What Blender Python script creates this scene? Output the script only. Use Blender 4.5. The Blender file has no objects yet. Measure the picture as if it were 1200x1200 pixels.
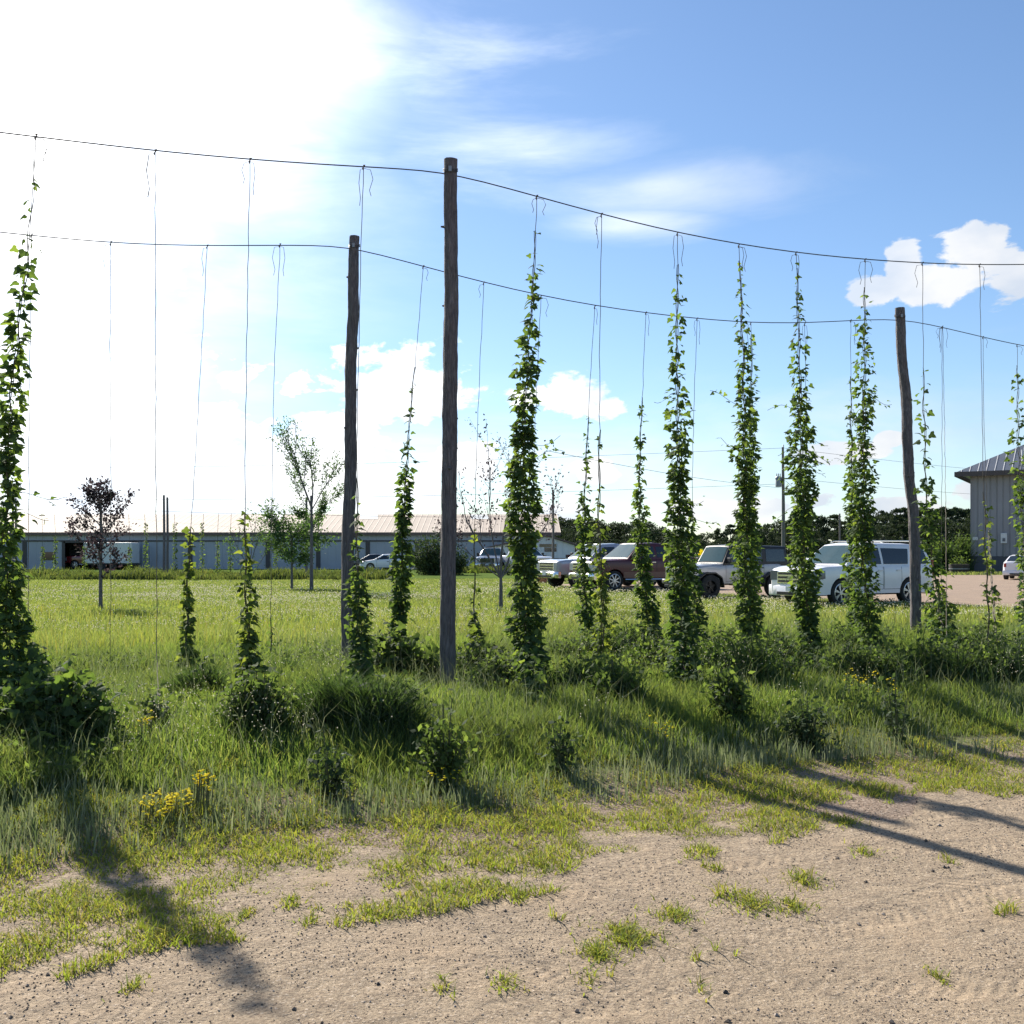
import bpy, math, random
import numpy as np
RNG = np.random.default_rng(7)
random.seed(7)
SC = bpy.context.scene
COL = SC.collection
F = 1245.0; HY = 648.0; EYE = 1.6
pi = math.pi

# ------------------------------------------------------------------ helpers
def W(px, py, d):
    return np.array([(px-600)/F*d, d, EYE+(HY-py)/F*d])

def sstep(a, b, t):
    t = np.clip((t-a)/(b-a), 0, 1)
    return t*t*(3-2*t)

def zfun(x, y):
    v = -0.408*x+0.913*y; u = 0.913*x+0.408*y
    z = 0.30*(sstep(5.4, 8.6, v)-sstep(14, 21, v))
    near = np.exp(-np.maximum(0, (np.hypot(x, y)-20)/20.0))
    z = z+near*(0.012*np.sin(x*1.7+0.6*y)+0.010*np.sin(1.3*y-x*0.8+1)+0.018*sstep(4.5, 7, v)*np.sin(u*2.3)*np.sin(v*2.9+1))
    return z

def ground(px, py):
    lo, hi = 1.0, 400.0
    for _ in range(50):
        m = (lo+hi)/2
        p = W(px, py, m)
        if p[2] > zfun(p[0], p[1]): lo = m
        else: hi = m
    p = W(px, py, lo); return np.array([p[0], p[1], float(zfun(p[0], p[1]))])

def mesh_np(name, V, faces, m, parent=None, attr=None, smooth=False, lens=None):
    """faces: int array (n,3)/(n,4), or flat list with lens"""
    me = bpy.data.meshes.new(name)
    V = np.asarray(V, np.float32); me.vertices.add(len(V)); me.vertices.foreach_set('co', V.ravel())
    faces = np.asarray(faces, np.int32); k = faces.shape[1]
    me.loops.add(faces.size); me.loops.foreach_set('vertex_index', faces.ravel())
    me.polygons.add(len(faces)); me.polygons.foreach_set('loop_start', np.arange(0, faces.size, k, dtype=np.int32))
    me.polygons.foreach_set('use_smooth', np.full(len(faces), smooth, dtype=bool))
    me.update(calc_edges=True); me.validate()
    if m: me.materials.append(m)
    o = bpy.data.objects.new(name, me); COL.objects.link(o); o.parent = parent
    return o

def tag(o, label=None, cat=None, group=None, kind=None):
    if label: o['label'] = label
    if cat: o['category'] = cat
    if group: o['group'] = group
    if kind: o['kind'] = kind
    return o

def empty(name, loc=(0, 0, 0), rz=0):
    o = bpy.data.objects.new(name, None); COL.objects.link(o)
    o.location = tuple(float(c) for c in loc); o.rotation_euler = (0, 0, rz); o.empty_display_size = .2
    return o

def copy_tree(o, parent=None):
    c = o.copy(); COL.objects.link(c)
    if parent: c.parent = parent
    for ch in list(o.children): copy_tree(ch, c)
    return c

class MB:
    def __init__(s): s.v = []; s.f = []
    def quad(s, *p):
        n = len(s.v); s.v += [tuple(float(c) for c in q) for q in p]; s.f.append(tuple(range(n, n+len(p))))
    def box(s, c, d, rz=0):
        cx, cy, cz = c; x, y, z = d[0]/2, d[1]/2, d[2]/2; n = len(s.v)
        co, si = math.cos(rz), math.sin(rz)
        for i in (-1, 1):
            for j in (-1, 1):
                for k in (-1, 1):
                    s.v.append((cx+i*x*co-j*y*si, cy+i*x*si+j*y*co, cz+k*z))
        for q in ((0, 1, 3, 2), (4, 6, 7, 5), (0, 4, 5, 1), (2, 3, 7, 6), (0, 2, 6, 4), (1, 5, 7, 3)):
            s.f.append(tuple(n+i for i in q))
    def box2(s, a, b): s.box([(a[i]+b[i])/2 for i in range(3)], [abs(b[i]-a[i]) for i in range(3)])
    def tube(s, pts, rad, n=8, cap=True, jit=0):
        pts = [np.array(p, float) for p in pts]; base = len(s.v); k = len(pts)
        if not hasattr(rad, '__len__'): rad = [rad]*k
        for i, p in enumerate(pts):
            t = pts[min(i+1, k-1)]-pts[max(i-1, 0)]; t = t/(np.linalg.norm(t)+1e-9)
            a = np.array([1., 0, 0]) if abs(t[0]) < .8 else np.array([0, 1., 0])
            e1 = np.cross(t, a); e1 /= np.linalg.norm(e1); e2 = np.cross(t, e1)
            for j in range(n):
                an = 2*pi*j/n; r = rad[i]*(1+(random.uniform(-jit, jit) if jit else 0))
                s.v.append(tuple(p+r*(math.cos(an)*e1+math.sin(an)*e2)))
        for i in range(k-1):
            for j in range(n):
                a = base+i*n+j; b = base+i*n+(j+1) % n
                s.f.append((a, b, b+n, a+n))
        if cap:
            s.f.append(tuple(base+j for j in range(n))[::-1]); s.f.append(tuple(base+(k-1)*n+j for j in range(n)))
    def cyl(s, c0, c1, r, n=20, r1=None): s.tube([c0, c1], [r, r if r1 is None else r1], n)
    def lathe(s, prof, n=28, axis='y', c=(0, 0, 0)):
        b = len(s.v)
        for (r, h) in prof:
            for j in range(n):
                an = 2*pi*j/n; x, z = r*math.cos(an), r*math.sin(an)
                s.v.append((c[0]+x, c[1]+h, c[2]+z) if axis == 'y' else (c[0]+x, c[1]+z, c[2]+h))
        for i in range(len(prof)-1):
            for j in range(n):
                a = b+i*n+j; q = b+i*n+(j+1) % n; s.f.append((a, q, q+n, a+n))
    def build(s, name, m, parent=None, smooth=None, bevel=0):
        me = bpy.data.meshes.new(name); me.from_pydata(s.v, [], s.f); me.update()
        if m: me.materials.append(m)
        o = bpy.data.objects.new(name, me); COL.objects.link(o); o.parent = parent
        if smooth is not None:
            for p in me.polygons: p.use_smooth = True
            me.set_sharp_from_angle(angle=math.radians(smooth))
        if bevel:
            b = o.modifiers.new('bevel', 'BEVEL'); b.width = bevel; b.segments = 2; b.limit_method = 'ANGLE'
        return o

# ------------------------------------------------------------------ materials
def newmat(name):
    m = bpy.data.materials.new(name); m.use_nodes = True
    nt = m.node_tree; nt.nodes.clear()
    return m, nt, nt.nodes.new('ShaderNodeOutputMaterial')

def N(nt, t, **k):
    n = nt.nodes.new(t)
    for a, b in k.items():
        if a.startswith('i_'):
            key = a[2:]; key = int(key) if key.isdigit() else key.replace('_', ' ')
            n.inputs[key].default_value = b
        else: setattr(n, a, b)
    return n

def ramp(nt, fac, stops):
    r = nt.nodes.new('ShaderNodeValToRGB'); e = r.color_ramp.elements
    while len(e) < len(stops): e.new(.5)
    for i, (p, c) in enumerate(stops): e[i].position = p; e[i].color = (*c, 1) if len(c) == 3 else c
    nt.links.new(fac, r.inputs[0]); return r.outputs[0]

def noise(nt, scale, detail=3, rough=.5, vec=None, dist=0):
    n = N(nt, 'ShaderNodeTexNoise'); n.inputs['Scale'].default_value = scale
    n.inputs['Detail'].default_value = detail; n.inputs['Roughness'].default_value = rough; n.inputs['Distortion'].default_value = dist
    if vec is None:
        vec = N(nt, 'ShaderNodeNewGeometry').outputs['Position']
    nt.links.new(vec, n.inputs['Vector']); return n.outputs['Fac']

def mixc(nt, fac, a, b, mode='MIX'):
    n = N(nt, 'ShaderNodeMix', data_type='RGBA', blend_type=mode)
    for i, v in ((0, fac), (6, a), (7, b)):
        if hasattr(v, 'is_linked') or hasattr(v, 'links'): nt.links.new(v, n.inputs[i])
        elif i == 0: n.inputs[0].default_value = v
        else: n.inputs[i].default_value = (*v, 1)
    return n.outputs[2]

def math_(nt, op, a, b=None, c=None, clamp=False):
    n = N(nt, 'ShaderNodeMath', operation=op, use_clamp=clamp)
    for i, v in enumerate((a, b, c)):
        if v is None: continue
        if isinstance(v, (int, float)): n.inputs[i].default_value = v
        else: nt.links.new(v, n.inputs[i])
    return n.outputs[0]

def simple(name, col, rough=.6, metal=0, var=.15, scale=8, coat=0, spec=.5, bump=0, bscale=60):
    m, nt, out = newmat(name); b = N(nt, 'ShaderNodeBsdfPrincipled')
    b.inputs['Roughness'].default_value = rough; b.inputs['Metallic'].default_value = metal
    b.inputs['Coat Weight'].default_value = coat; b.inputs['Coat Roughness'].default_value = .05
    b.inputs['Specular IOR Level'].default_value = spec
    tc = N(nt, 'ShaderNodeTexCoord').outputs['Object']
    f = noise(nt, scale, 5, .6, tc)
    c = ramp(nt, f, [(.25, tuple(x*(1-var) for x in col)), (.75, tuple(min(1, x*(1+var)) for x in col))])
    nt.links.new(c, b.inputs['Base Color'])
    if bump:
        bp = N(nt, 'ShaderNodeBump'); bp.inputs['Strength'].default_value = bump; bp.inputs['Distance'].default_value = .02
        nt.links.new(noise(nt, bscale, 4, .6, tc), bp.inputs['Height']); nt.links.new(bp.outputs[0], b.inputs['Normal'])
    nt.links.new(b.outputs[0], out.inputs[0]); return m

def leafmat(name, cols, trans=.45, tcol=None, rough=.8, patch=None):
    """cols: colours picked at random per leaf/blade; tcol multiplies into transmitted light"""
    m, nt, out = newmat(name)
    g = N(nt, 'ShaderNodeNewGeometry')
    k = len(cols); c = ramp(nt, g.outputs['Random Per Island'], [(i/(k-1), cc) for i, cc in enumerate(cols)])
    if patch:
        f = noise(nt, patch[0], 3, .6)
        f = ramp(nt, f, [(.38, (0, 0, 0)), (.62, (1, 1, 1))])
        c = mixc(nt, f, c, mixc(nt, .65, c, patch[1]))
    p = N(nt, 'ShaderNodeBsdfPrincipled'); p.inputs['Roughness'].default_value = rough
    p.inputs['Specular IOR Level'].default_value = .22
    nt.links.new(c, p.inputs['Base Color'])
    t = N(nt, 'ShaderNodeBsdfTranslucent')
    nt.links.new(mixc(nt, 1.0, c, tcol or (2.2, 2.0, .9), 'MULTIPLY'), t.inputs[0])
    mx = N(nt, 'ShaderNodeMixShader'); mx.inputs[0].default_value = trans
    nt.links.new(p.outputs[0], mx.inputs[1]); nt.links.new(t.outputs[0], mx.inputs[2])
    nt.links.new(mx.outputs[0], out.inputs[0]); return m

M = {}
M['hop'] = leafmat('hop_leaves', [(.042, .07, .032), (.05, .084, .034), (.062, .102, .038), (.07, .115, .04), (.14, .19, .06)], .45, (2.2, 2.1, .8))
M['hop_young'] = leafmat('young_hop_leaves', [(.05, .08, .03), (.08, .12, .035), (.15, .19, .05)], .45, (2.2, 2.0, .8))
M['bushleaf'] = leafmat('bush_leaves', [(.04, .065, .028), (.06, .095, .034), (.11, .155, .05)], .5, (2.0, 1.9, .9))
M['darkleaf'] = leafmat('dark_leaves', [(.024, .042, .02), (.036, .06, .026), (.055, .09, .035)], .3, (1.8, 1.7, .9))
M['purpleleaf'] = leafmat('purple_leaves', [(.03, .024, .03), (.045, .035, .042), (.07, .06, .055)], .3, (1.6, 1.3, 1.4))
M['treeleaf'] = leafmat('tree_leaves', [(.04, .075, .035), (.06, .11, .045), (.08, .15, .055)], .4, (2.0, 1.9, .9))
M['farleaf'] = leafmat('far_leaves', [(.022, .036, .022), (.032, .05, .028), (.05, .072, .034)], .2, (1.6, 1.5, .9))
M['grass'] = leafmat('tall_grass_blades', [(.065, .115, .035), (.095, .155, .045), (.13, .19, .055), (.19, .22, .09)], .5, (2.2, 2.0, 1.0), patch=(.6, (.06, .085, .035)))
M['lawn'] = leafmat('lawn_blades', [(.08, .115, .045), (.115, .15, .055), (.16, .18, .075), (.21, .21, .12)], .45, (1.95, 1.95, 1.05), patch=(.22, (.15, .18, .06)))
M['tuft'] = leafmat('reedy_tuft_blades', [(.035, .06, .022), (.05, .09, .03), (.08, .12, .05)], .35, (1.9, 1.9, .9))
M['crab'] = leafmat('yellow_green_grass', [(.11, .15, .035), (.15, .20, .045), (.19, .225, .06), (.21, .21, .08), (.17, .15, .07)], .45, (2.0, 1.9, .7))
M['greyweed'] = leafmat('silvery_weeds', [(.10, .135, .06), (.15, .18, .10), (.24, .26, .18)], .3, (1.5, 1.5, 1.0))
M['strip'] = leafmat('tall_strip_weeds', [(.07, .105, .035), (.11, .145, .05), (.15, .165, .07)], .35, (1.8, 1.7, .8), patch=(.12, (.05, .075, .03)))
M['white_fl'] = leafmat('white_petals', [(.80, .78, .66), (.86, .84, .76)], .5, (1.1, 1.05, .95))
M['yellow_fl'] = leafmat('yellow_petals', [(.80, .70, .03), (.88, .78, .06)], .45, (1.1, 1.1, .6))
M['stem'] = simple('green_stem', (.09, .10, .04), .7)
M['bine'] = simple('bine_stem', (.10, .085, .055), .8)
M['twine'] = simple('twine', (.16, .13, .10), .9)
M['cable'] = simple('steel_cable', (.06, .06, .065), .6, .3)
M['black'] = simple('black_plastic', (.012, .012, .013), .45)
M['tyre'] = simple('tyre_rubber', (.02, .02, .021), .85, var=.3)
M['chrome'] = simple('chrome', (.75, .75, .76), .12, 1, var=.05)
M['alloy'] = simple('alloy_rim', (.55, .55, .57), .3, .8, var=.05)
M['glass'] = simple('dark_glass', (.015, .02, .022), .05, 0, var=.1, spec=.8)
M['wglass'] = simple('windscreen_glass', (.04, .075, .085), .04, 0, var=.1, spec=.22)
M['lamp'] = simple('headlamp_glass', (.40, .41, .43), .15, 0, var=.1)
M['dimlamp'] = simple('smoked_headlamp', (.12, .13, .15), .1, 0, var=.1)
M['redlamp'] = simple('tail_lamp', (.35, .01, .01), .15)
M['orange'] = simple('orange_lens', (.8, .25, .02), .2)
M['plate'] = simple('licence_plate', (.55, .6, .6), .4)
M['white_paint'] = simple('white_car_paint', (.78, .76, .78), .28, 0, .04, 2, coat=.6)
M['maroon'] = simple('maroon_car_paint', (.075, .006, .010), .35, 0, .08, 2, coat=.2)
M['silver'] = simple('silver_car_paint', (.33, .34, .36), .3, .3, .05, 2, coat=.5)
M['greywhite'] = simple('pale_grey_car_paint', (.40, .41, .44), .28, .3, .05, 2, coat=1)
M['tan'] = simple('two_tone_trim', (.16, .09, .07), .4, .2)
M['redpaint'] = simple('red_car_paint', (.16, .015, .018), .3, 0, .05, 2, coat=1)
M['darkpaint'] = simple('dark_car_paint', (.03, .032, .036), .3, .2, .05, 2, coat=1)
M['wood'] = simple('weathered_wood', (.20, .15, .10), .85, var=.3, bump=.3)
M['dark_wood'] = simple('dark_planter_wood', (.05, .04, .035), .85, var=.3)
M['greypole'] = simple('weathered_grey_pole', (.14, .135, .13), .85, var=.25)
M['steel'] = simple('grey_steel', (.25, .26, .27), .5, .6)

def bark_mat():
    m, nt, out = newmat('rough_bark'); b = N(nt, 'ShaderNodeBsdfPrincipled', i_Roughness=.95)
    tc = N(nt, 'ShaderNodeTexCoord'); mp = N(nt, 'ShaderNodeMapping'); mp.inputs['Scale'].default_value = (22, 22, 3.2)
    nt.links.new(tc.outputs['Object'], mp.inputs[0])
    f = noise(nt, 2.2, 8, .7, mp.outputs[0], .6)
    c = ramp(nt, f, [(.3, (.07, .062, .066)), (.5, (.16, .14, .145)), (.72, (.28, .25, .25))])
    nt.links.new(c, b.inputs['Base Color'])
    bp = N(nt, 'ShaderNodeBump', i_Strength=1.0, i_Distance=.05); nt.links.new(f, bp.inputs['Height'])
    nt.links.new(bp.outputs[0], b.inputs['Normal']); nt.links.new(b.outputs[0], out.inputs[0]); return m
M['bark'] = bark_mat()

def gravel_mat(name, base, dark, light):
    m, nt, out = newmat(name); b = N(nt, 'ShaderNodeBsdfPrincipled', i_Roughness=.95)
    b.inputs['Specular IOR Level'].default_value = .2
    big = noise(nt, .9, 4, .6); mid = noise(nt, 9, 6, .65); fine = noise(nt, 75, 5, .75)
    c = ramp(nt, big, [(.3, tuple(x*.86 for x in base)), (.7, tuple(x*1.1 for x in base))])
    c = mixc(nt, math_(nt, 'MULTIPLY', ramp(nt, mid, [(.45, (0, 0, 0)), (.75, (1, 1, 1))]), .45), c, dark)
    c = mixc(nt, ramp(nt, fine, [(.39, (1, 1, 1)), (.47, (0, 0, 0))]), c, dark)
    c = mixc(nt, ramp(nt, fine, [(.57, (0, 0, 0)), (.66, (1, 1, 1))]), c, light)
    vo = N(nt, 'ShaderNodeTexVoronoi', i_Scale=48.0); nt.links.new(N(nt, 'ShaderNodeNewGeometry').outputs['Position'], vo.inputs['Vector'])
    peb = ramp(nt, vo.outputs['Distance'], [(.16, (1, 1, 1)), (.30, (0, 0, 0))]); pc = N(nt, 'ShaderNodeSeparateColor'); nt.links.new(vo.outputs['Color'], pc.inputs[0])
    c = mixc(nt, math_(nt, 'MULTIPLY', math_(nt, 'MULTIPLY', peb, ramp(nt, pc.outputs[0], [(.55, (0, 0, 0)), (.7, (1, 1, 1))])), .75), c, ramp(nt, pc.outputs[1], [(0, dark), (.6, tuple(x*.75 for x in base)), (1, light)]))
    # reddish dust
    c = mixc(nt, math_(nt, 'MULTIPLY', ramp(nt, noise(nt, 1.6, 3), [(.5, (0, 0, 0)), (.7, (1, 1, 1))]), .5), c, (.36, .265, .175))
    nt.links.new(c, b.inputs['Base Color'])
    h = math_(nt, 'ADD', math_(nt, 'MULTIPLY', fine, .6), math_(nt, 'MULTIPLY', mid, 1.8))
    if 'road' in name:
        sp = N(nt, 'ShaderNodeSeparateXYZ'); nt.links.new(N(nt, 'ShaderNodeNewGeometry').outputs['Position'], sp.inputs[0]); wob = math_(nt, 'MULTIPLY', math_(nt, 'SUBTRACT', noise(nt, .35, 2), .5), 1.2)
        acc = None
        for (ax, ay, c0) in ((-.30, .954, 3.95), (-.30, .954, 4.75), (-.5, .866, 3.2), (-.5, .866, 4.35), (.1, .995, 4.1)):
            t = math_(nt, 'ADD', math_(nt, 'ADD', math_(nt, 'MULTIPLY', sp.outputs[0], ax), math_(nt, 'MULTIPLY', sp.outputs[1], ay)), wob)
            al = math_(nt, 'ADD', math_(nt, 'MULTIPLY', sp.outputs[0], ay), math_(nt, 'MULTIPLY', sp.outputs[1], -ax))
            o_ = math_(nt, 'SUBTRACT', t, c0); bd = N(nt, 'ShaderNodeMapRange', interpolation_type='SMOOTHSTEP'); nt.links.new(math_(nt, 'ABSOLUTE', o_), bd.inputs[0]); bd.inputs[1].default_value = .13; bd.inputs[2].default_value = .09
            tr = math_(nt, 'SINE', math_(nt, 'ADD', math_(nt, 'MULTIPLY', al, 95.0), math_(nt, 'MULTIPLY', math_(nt, 'ABSOLUTE', o_), 60.0)))
            q = math_(nt, 'MULTIPLY', bd.outputs[0], math_(nt, 'SUBTRACT', math_(nt, 'MULTIPLY', tr, .35), .75)); acc = q if acc is None else math_(nt, 'ADD', acc, q)
        msk = ramp(nt, noise(nt, .8, 4, .6), [(.3, (0, 0, 0)), (.6, (1, 1, 1))]); h = math_(nt, 'ADD', h, math_(nt, 'MULTIPLY', math_(nt, 'MULTIPLY', acc, msk), .4))
    bp = N(nt, 'ShaderNodeBump', i_Strength=.8, i_Distance=.025); nt.links.new(h, bp.inputs['Height'])
    nt.links.new(bp.outputs[0], b.inputs['Normal']); nt.links.new(b.outputs[0], out.inputs[0]); return m
M['gravel'] = gravel_mat('gravel_road', (.34, .262, .178), (.15, .11, .08), (.55, .46, .37))
M['lot'] = gravel_mat('gravel_lot', (.29, .215, .16), (.17, .12, .09), (.38, .31, .25))
M['stone'] = leafmat('loose_stones', [(.06, .05, .042), (.13, .105, .085), (.22, .175, .14), (.40, .34, .29)], 0.0, rough=.9)

def soil_mat():
    m, nt, out = newmat('grassy_soil'); b = N(nt, 'ShaderNodeBsdfPrincipled', i_Roughness=.95)
    b.inputs['Specular IOR Level'].default_value = 0; b.inputs['Roughness'].default_value = 1
    f = noise(nt, 14, 6, .7); g = noise(nt, .35, 4, .6)
    c = ramp(nt, f, [(.3, (.035, .055, .018)), (.5, (.075, .115, .03)), (.7, (.13, .16, .05))])
    c2 = ramp(nt, f, [(.3, (.06, .10, .025)), (.7, (.15, .20, .06))])
    c = mixc(nt, ramp(nt, g, [(.4, (0, 0, 0)), (.6, (1, 1, 1))]), c, c2)
    # bare gravelly earth beside the road (v = distance from the row line)
    pos = N(nt, 'ShaderNodeNewGeometry').outputs['Position']
    dt = N(nt, 'ShaderNodeVectorMath', operation='DOT_PRODUCT'); nt.links.new(pos, dt.inputs[0]); dt.inputs[1].default_value = (-.408, .913, 0)
    edge = math_(nt, 'ADD', dt.outputs['Value'], math_(nt, 'MULTIPLY', math_(nt, 'SUBTRACT', noise(nt, 1.1, 5, .7), .5), 2.0))
    e = N(nt, 'ShaderNodeMapRange'); e.inputs[1].default_value = 6.0; e.inputs[2].default_value = 7.0; nt.links.new(edge, e.inputs[0])
    bare = ramp(nt, noise(nt, 60, 5, .75), [(.35, (.10, .08, .06)), (.5, (.28, .21, .16)), (.68, (.45, .38, .31))])
    c = mixc(nt, e.outputs[0], bare, c)
    nt.links.new(c, b.inputs['Base Color'])
    bp = N(nt, 'ShaderNodeBump', i_Strength=.8, i_Distance=.03); nt.links.new(noise(nt, 30, 5, .7), bp.inputs['Height'])
    nt.links.new(bp.outputs[0], b.inputs['Normal']); nt.links.new(b.outputs[0], out.inputs[0]); return m
M['soil'] = soil_mat()

def ribbed(name, col, axis=0, period=.23, dark=.75, rough=.45, metal=.2, depth=.02):
    m, nt, out = newmat(name); b = N(nt, 'ShaderNodeBsdfPrincipled', i_Roughness=rough, i_Metallic=metal)
    tc = N(nt, 'ShaderNodeTexCoord').outputs['Object']; sp = N(nt, 'ShaderNodeSeparateXYZ'); nt.links.new(tc, sp.inputs[0])
    fr = math_(nt, 'FRACT', math_(nt, 'DIVIDE', sp.outputs[axis], period))
    rib = ramp(nt, fr, [(0, (1, 1, 1)), (.10, (1, 1, 1)), (.16, (0, 0, 0)), (.94, (0, 0, 0)), (1, (1, 1, 1))])
    c = ramp(nt, noise(nt, .5, 5, .6, tc), [(.3, tuple(x*.9 for x in col)), (.7, tuple(x*1.07 for x in col))])
    nt.links.new(c, b.inputs['Base Color'])
    bp = N(nt, 'ShaderNodeBump', i_Strength=1, i_Distance=depth); nt.links.new(rib, bp.inputs['Height'])
    nt.links.new(bp.outputs[0], b.inputs['Normal']); nt.links.new(b.outputs[0], out.inputs[0]); return m
M['barn_wall'] = ribbed('blue_grey_metal_wall', (.34, .37, .43), 0, .8)
M['barn_roof'] = ribbed('pale_tan_metal_roof', (.38, .31, .25), 0, .6, rough=.8, metal=0)
M['shed_white'] = ribbed('white_metal_wall', (.62, .64, .68), 0, .5)
M['grey_wall'] = ribbed('grey_metal_wall', (.25, .26, .285), 0, .46, depth=.07)
M['grey_roof'] = ribbed('grey_metal_roof', (.17, .18, .20), 0, .6, rough=.4, metal=.4, depth=.05)
M['trim_dark'] = simple('dark_trim', (.07, .06, .06), .6)
M['trim_brown'] = simple('brown_trim', (.13, .09, .08), .6)
M['dark_base'] = simple('dark_grey_wainscot', (.07, .075, .09), .6)
M['skylight'] = simple('skylight_panel', (.7, .7, .66), .4)
M['dark_in'] = simple('dark_interior', (.16, .17, .19), .9)
M['white_box'] = simple('white_enamel', (.65, .66, .66), .5)

# ------------------------------------------------------------------ world, sun, camera
SUN_AZ = math.radians(-32); SUN_EL = math.radians(34.5)
def world():
    w = bpy.data.worlds.new('World'); SC.world = w; w.use_nodes = True; nt = w.node_tree; nt.nodes.clear()
    out = N(nt, 'ShaderNodeOutputWorld')
    sky = N(nt, 'ShaderNodeTexSky', sky_type='NISHITA', sun_disc=False)
    sky.sun_elevation = SUN_EL; sky.sun_rotation = SUN_AZ
    sky.air_density = 1.0; sky.dust_density = .25; sky.ozone_density = 2.0
    bg = N(nt, 'ShaderNodeBackground', i_Strength=.068)
    nt.links.new(mixc(nt, 1.0, sky.outputs[0], (.84, .94, 1.05), 'MULTIPLY'), bg.inputs[0])
    tc = N(nt, 'ShaderNodeTexCoord').outputs['Generated']
    sp = N(nt, 'ShaderNodeSeparateXYZ'); nt.links.new(tc, sp.inputs[0])
    az = math_(nt, 'ARCTAN2', sp.outputs[0], sp.outputs[1]); el = math_(nt, 'ARCSINE', sp.outputs[2])
    mp = N(nt, 'ShaderNodeMapping'); mp.inputs['Scale'].default_value = (1, 1, 1.9); nt.links.new(tc, mp.inputs[0])
    nz = noise(nt, 17, 7, .6, mp.outputs[0], .25)
    def blob(px, py, rx, ry, wgt=1.0):
        a = math.atan((px-600)/F); e = math.atan((HY-py)/F*math.cos(a))
        da = math_(nt, 'DIVIDE', math_(nt, 'SUBTRACT', az, a), rx/F); de = math_(nt, 'DIVIDE', math_(nt, 'SUBTRACT', el, e), ry/F)
        r2 = math_(nt, 'ADD', math_(nt, 'MULTIPLY', da, da), math_(nt, 'MULTIPLY', de, de))
        return math_(nt, 'MULTIPLY', math_(nt, 'SUBTRACT', 1.0, math_(nt, 'POWER', r2, .5)), wgt)
    def field(bl, k, lo, hi, nn=nz):
        acc = None
        for b in bl:
            v = blob(*b); acc = v if acc is None else math_(nt, 'MAXIMUM', acc, v)
        acc = math_(nt, 'MAXIMUM', acc, -1.0)
        s = math_(nt, 'ADD', acc, math_(nt, 'MULTIPLY', math_(nt, 'SUBTRACT', nn, .5), k))
        mr = N(nt, 'ShaderNodeMapRange', interpolation_type='SMOOTHSTEP'); mr.inputs[1].default_value = lo; mr.inputs[2].default_value = hi
        nt.links.new(s, mr.inputs[0]); return mr.outputs[0]
    cum = field([(1020, 338, 34, 20), (1058, 312, 26, 30), (1100, 332, 60, 28), (1142, 288, 46, 34), (1192, 318, 44, 40), (1260, 320, 80, 50), (1000, 528, 62, 18), (1040, 515, 30, 14),
                 (655, 468, 70, 34), (716, 477, 28, 14), (700, 552, 46, 22), (470, 450, 110, 60), (850, 596, 90, 22), (640, 608, 80, 22), (1040, 594, 70, 20), (960, 584, 40, 18), (545, 540, 70, 34),
                 (60, 520, 330, 150), (330, 560, 220, 100), (-20, 250, 240, 200), (-300, 500, 500, 300), (1500, 560, 300, 60), (1900, 350, 200, 90), (2600, 500, 500, 90), (-1500, 400, 400, 120)], 2.3, .2, .42)
    # thin high cloud: long streaks and a broad veil around the sun
    mp2 = N(nt, 'ShaderNodeMapping'); mp2.inputs['Scale'].default_value = (1, 1, 5); mp2.inputs['Rotation'].default_value = (0, .12, 0); nt.links.new(tc, mp2.inputs[0])
    nz2 = noise(nt, 3.5, 7, .6, mp2.outputs[0], .5)
    cir = field([(780, 215, 240, 42), (620, 180, 200, 50), (740, 262, 120, 22), (460, 90, 260, 110, .6), (840, 540, 600, 120, .7)], 2.2, -.1, 1.3, nz2)
    veil = field([(-178, -300, 560, 620), (0, 180, 400, 360), (290, 60, 220, 120)], .8, -.25, 1.1, nz2)
    # brightness of cloud rises towards the sun
    sd = (math.sin(SUN_AZ)*math.cos(SUN_EL), math.cos(SUN_AZ)*math.cos(SUN_EL), math.sin(SUN_EL))
    dt = N(nt, 'ShaderNodeVectorMath', operation='DOT_PRODUCT'); nt.links.new(tc, dt.inputs[0]); dt.inputs[1].default_value = sd
    near = math_(nt, 'POWER', math_(nt, 'MAXIMUM', dt.outputs['Value'], 0.0), 6.0)
    cs = math_(nt, 'ADD', .43, math_(nt, 'MULTIPLY', near, 1.1))
    shade = ramp(nt, noise(nt, 9, 5, .5, mp.outputs[0]), [(.38, (.72, .79, .90)), (.58, (1, 1, 1))])
    cb = N(nt, 'ShaderNodeBackground'); nt.links.new(shade, cb.inputs[0]); nt.links.new(cs, cb.inputs[1])
    a = math_(nt, 'MAXIMUM', math_(nt, 'MULTIPLY', cum, .93), math_(nt, 'MULTIPLY', cir, .5))
    a = math_(nt, 'MAXIMUM', a, math_(nt, 'MULTIPLY', veil, .85))
    # whitening of the air near the horizon
    hz = math_(nt, 'POWER', math_(nt, 'SUBTRACT', 1.0, math_(nt, 'ABSOLUTE', sp.outputs[2]), clamp=True), 14.0)
    a = math_(nt, 'MAXIMUM', a, math_(nt, 'MULTIPLY', hz, .05), clamp=True)
    mx = N(nt, 'ShaderNodeMixShader'); nt.links.new(a, mx.inputs[0]); nt.links.new(bg.outputs[0], mx.inputs[1]); nt.links.new(cb.outputs[0], mx.inputs[2])
    nt.links.new(mx.outputs[0], out.inputs[0])
    w.cycles.sampling_method = 'MANUAL'; w.cycles.sample_map_resolution = 512
world()
ld = bpy.data.lights.new('sun', 'SUN'); ld.energy = 4.9; ld.angle = math.radians(.6); ld.color = (1, .94, .84)
lo = bpy.data.objects.new('sun', ld); COL.objects.link(lo)
from mathutils import Vector
sdv = Vector((math.sin(SUN_AZ)*math.cos(SUN_EL), math.cos(SUN_AZ)*math.cos(SUN_EL), math.sin(SUN_EL)))
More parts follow.
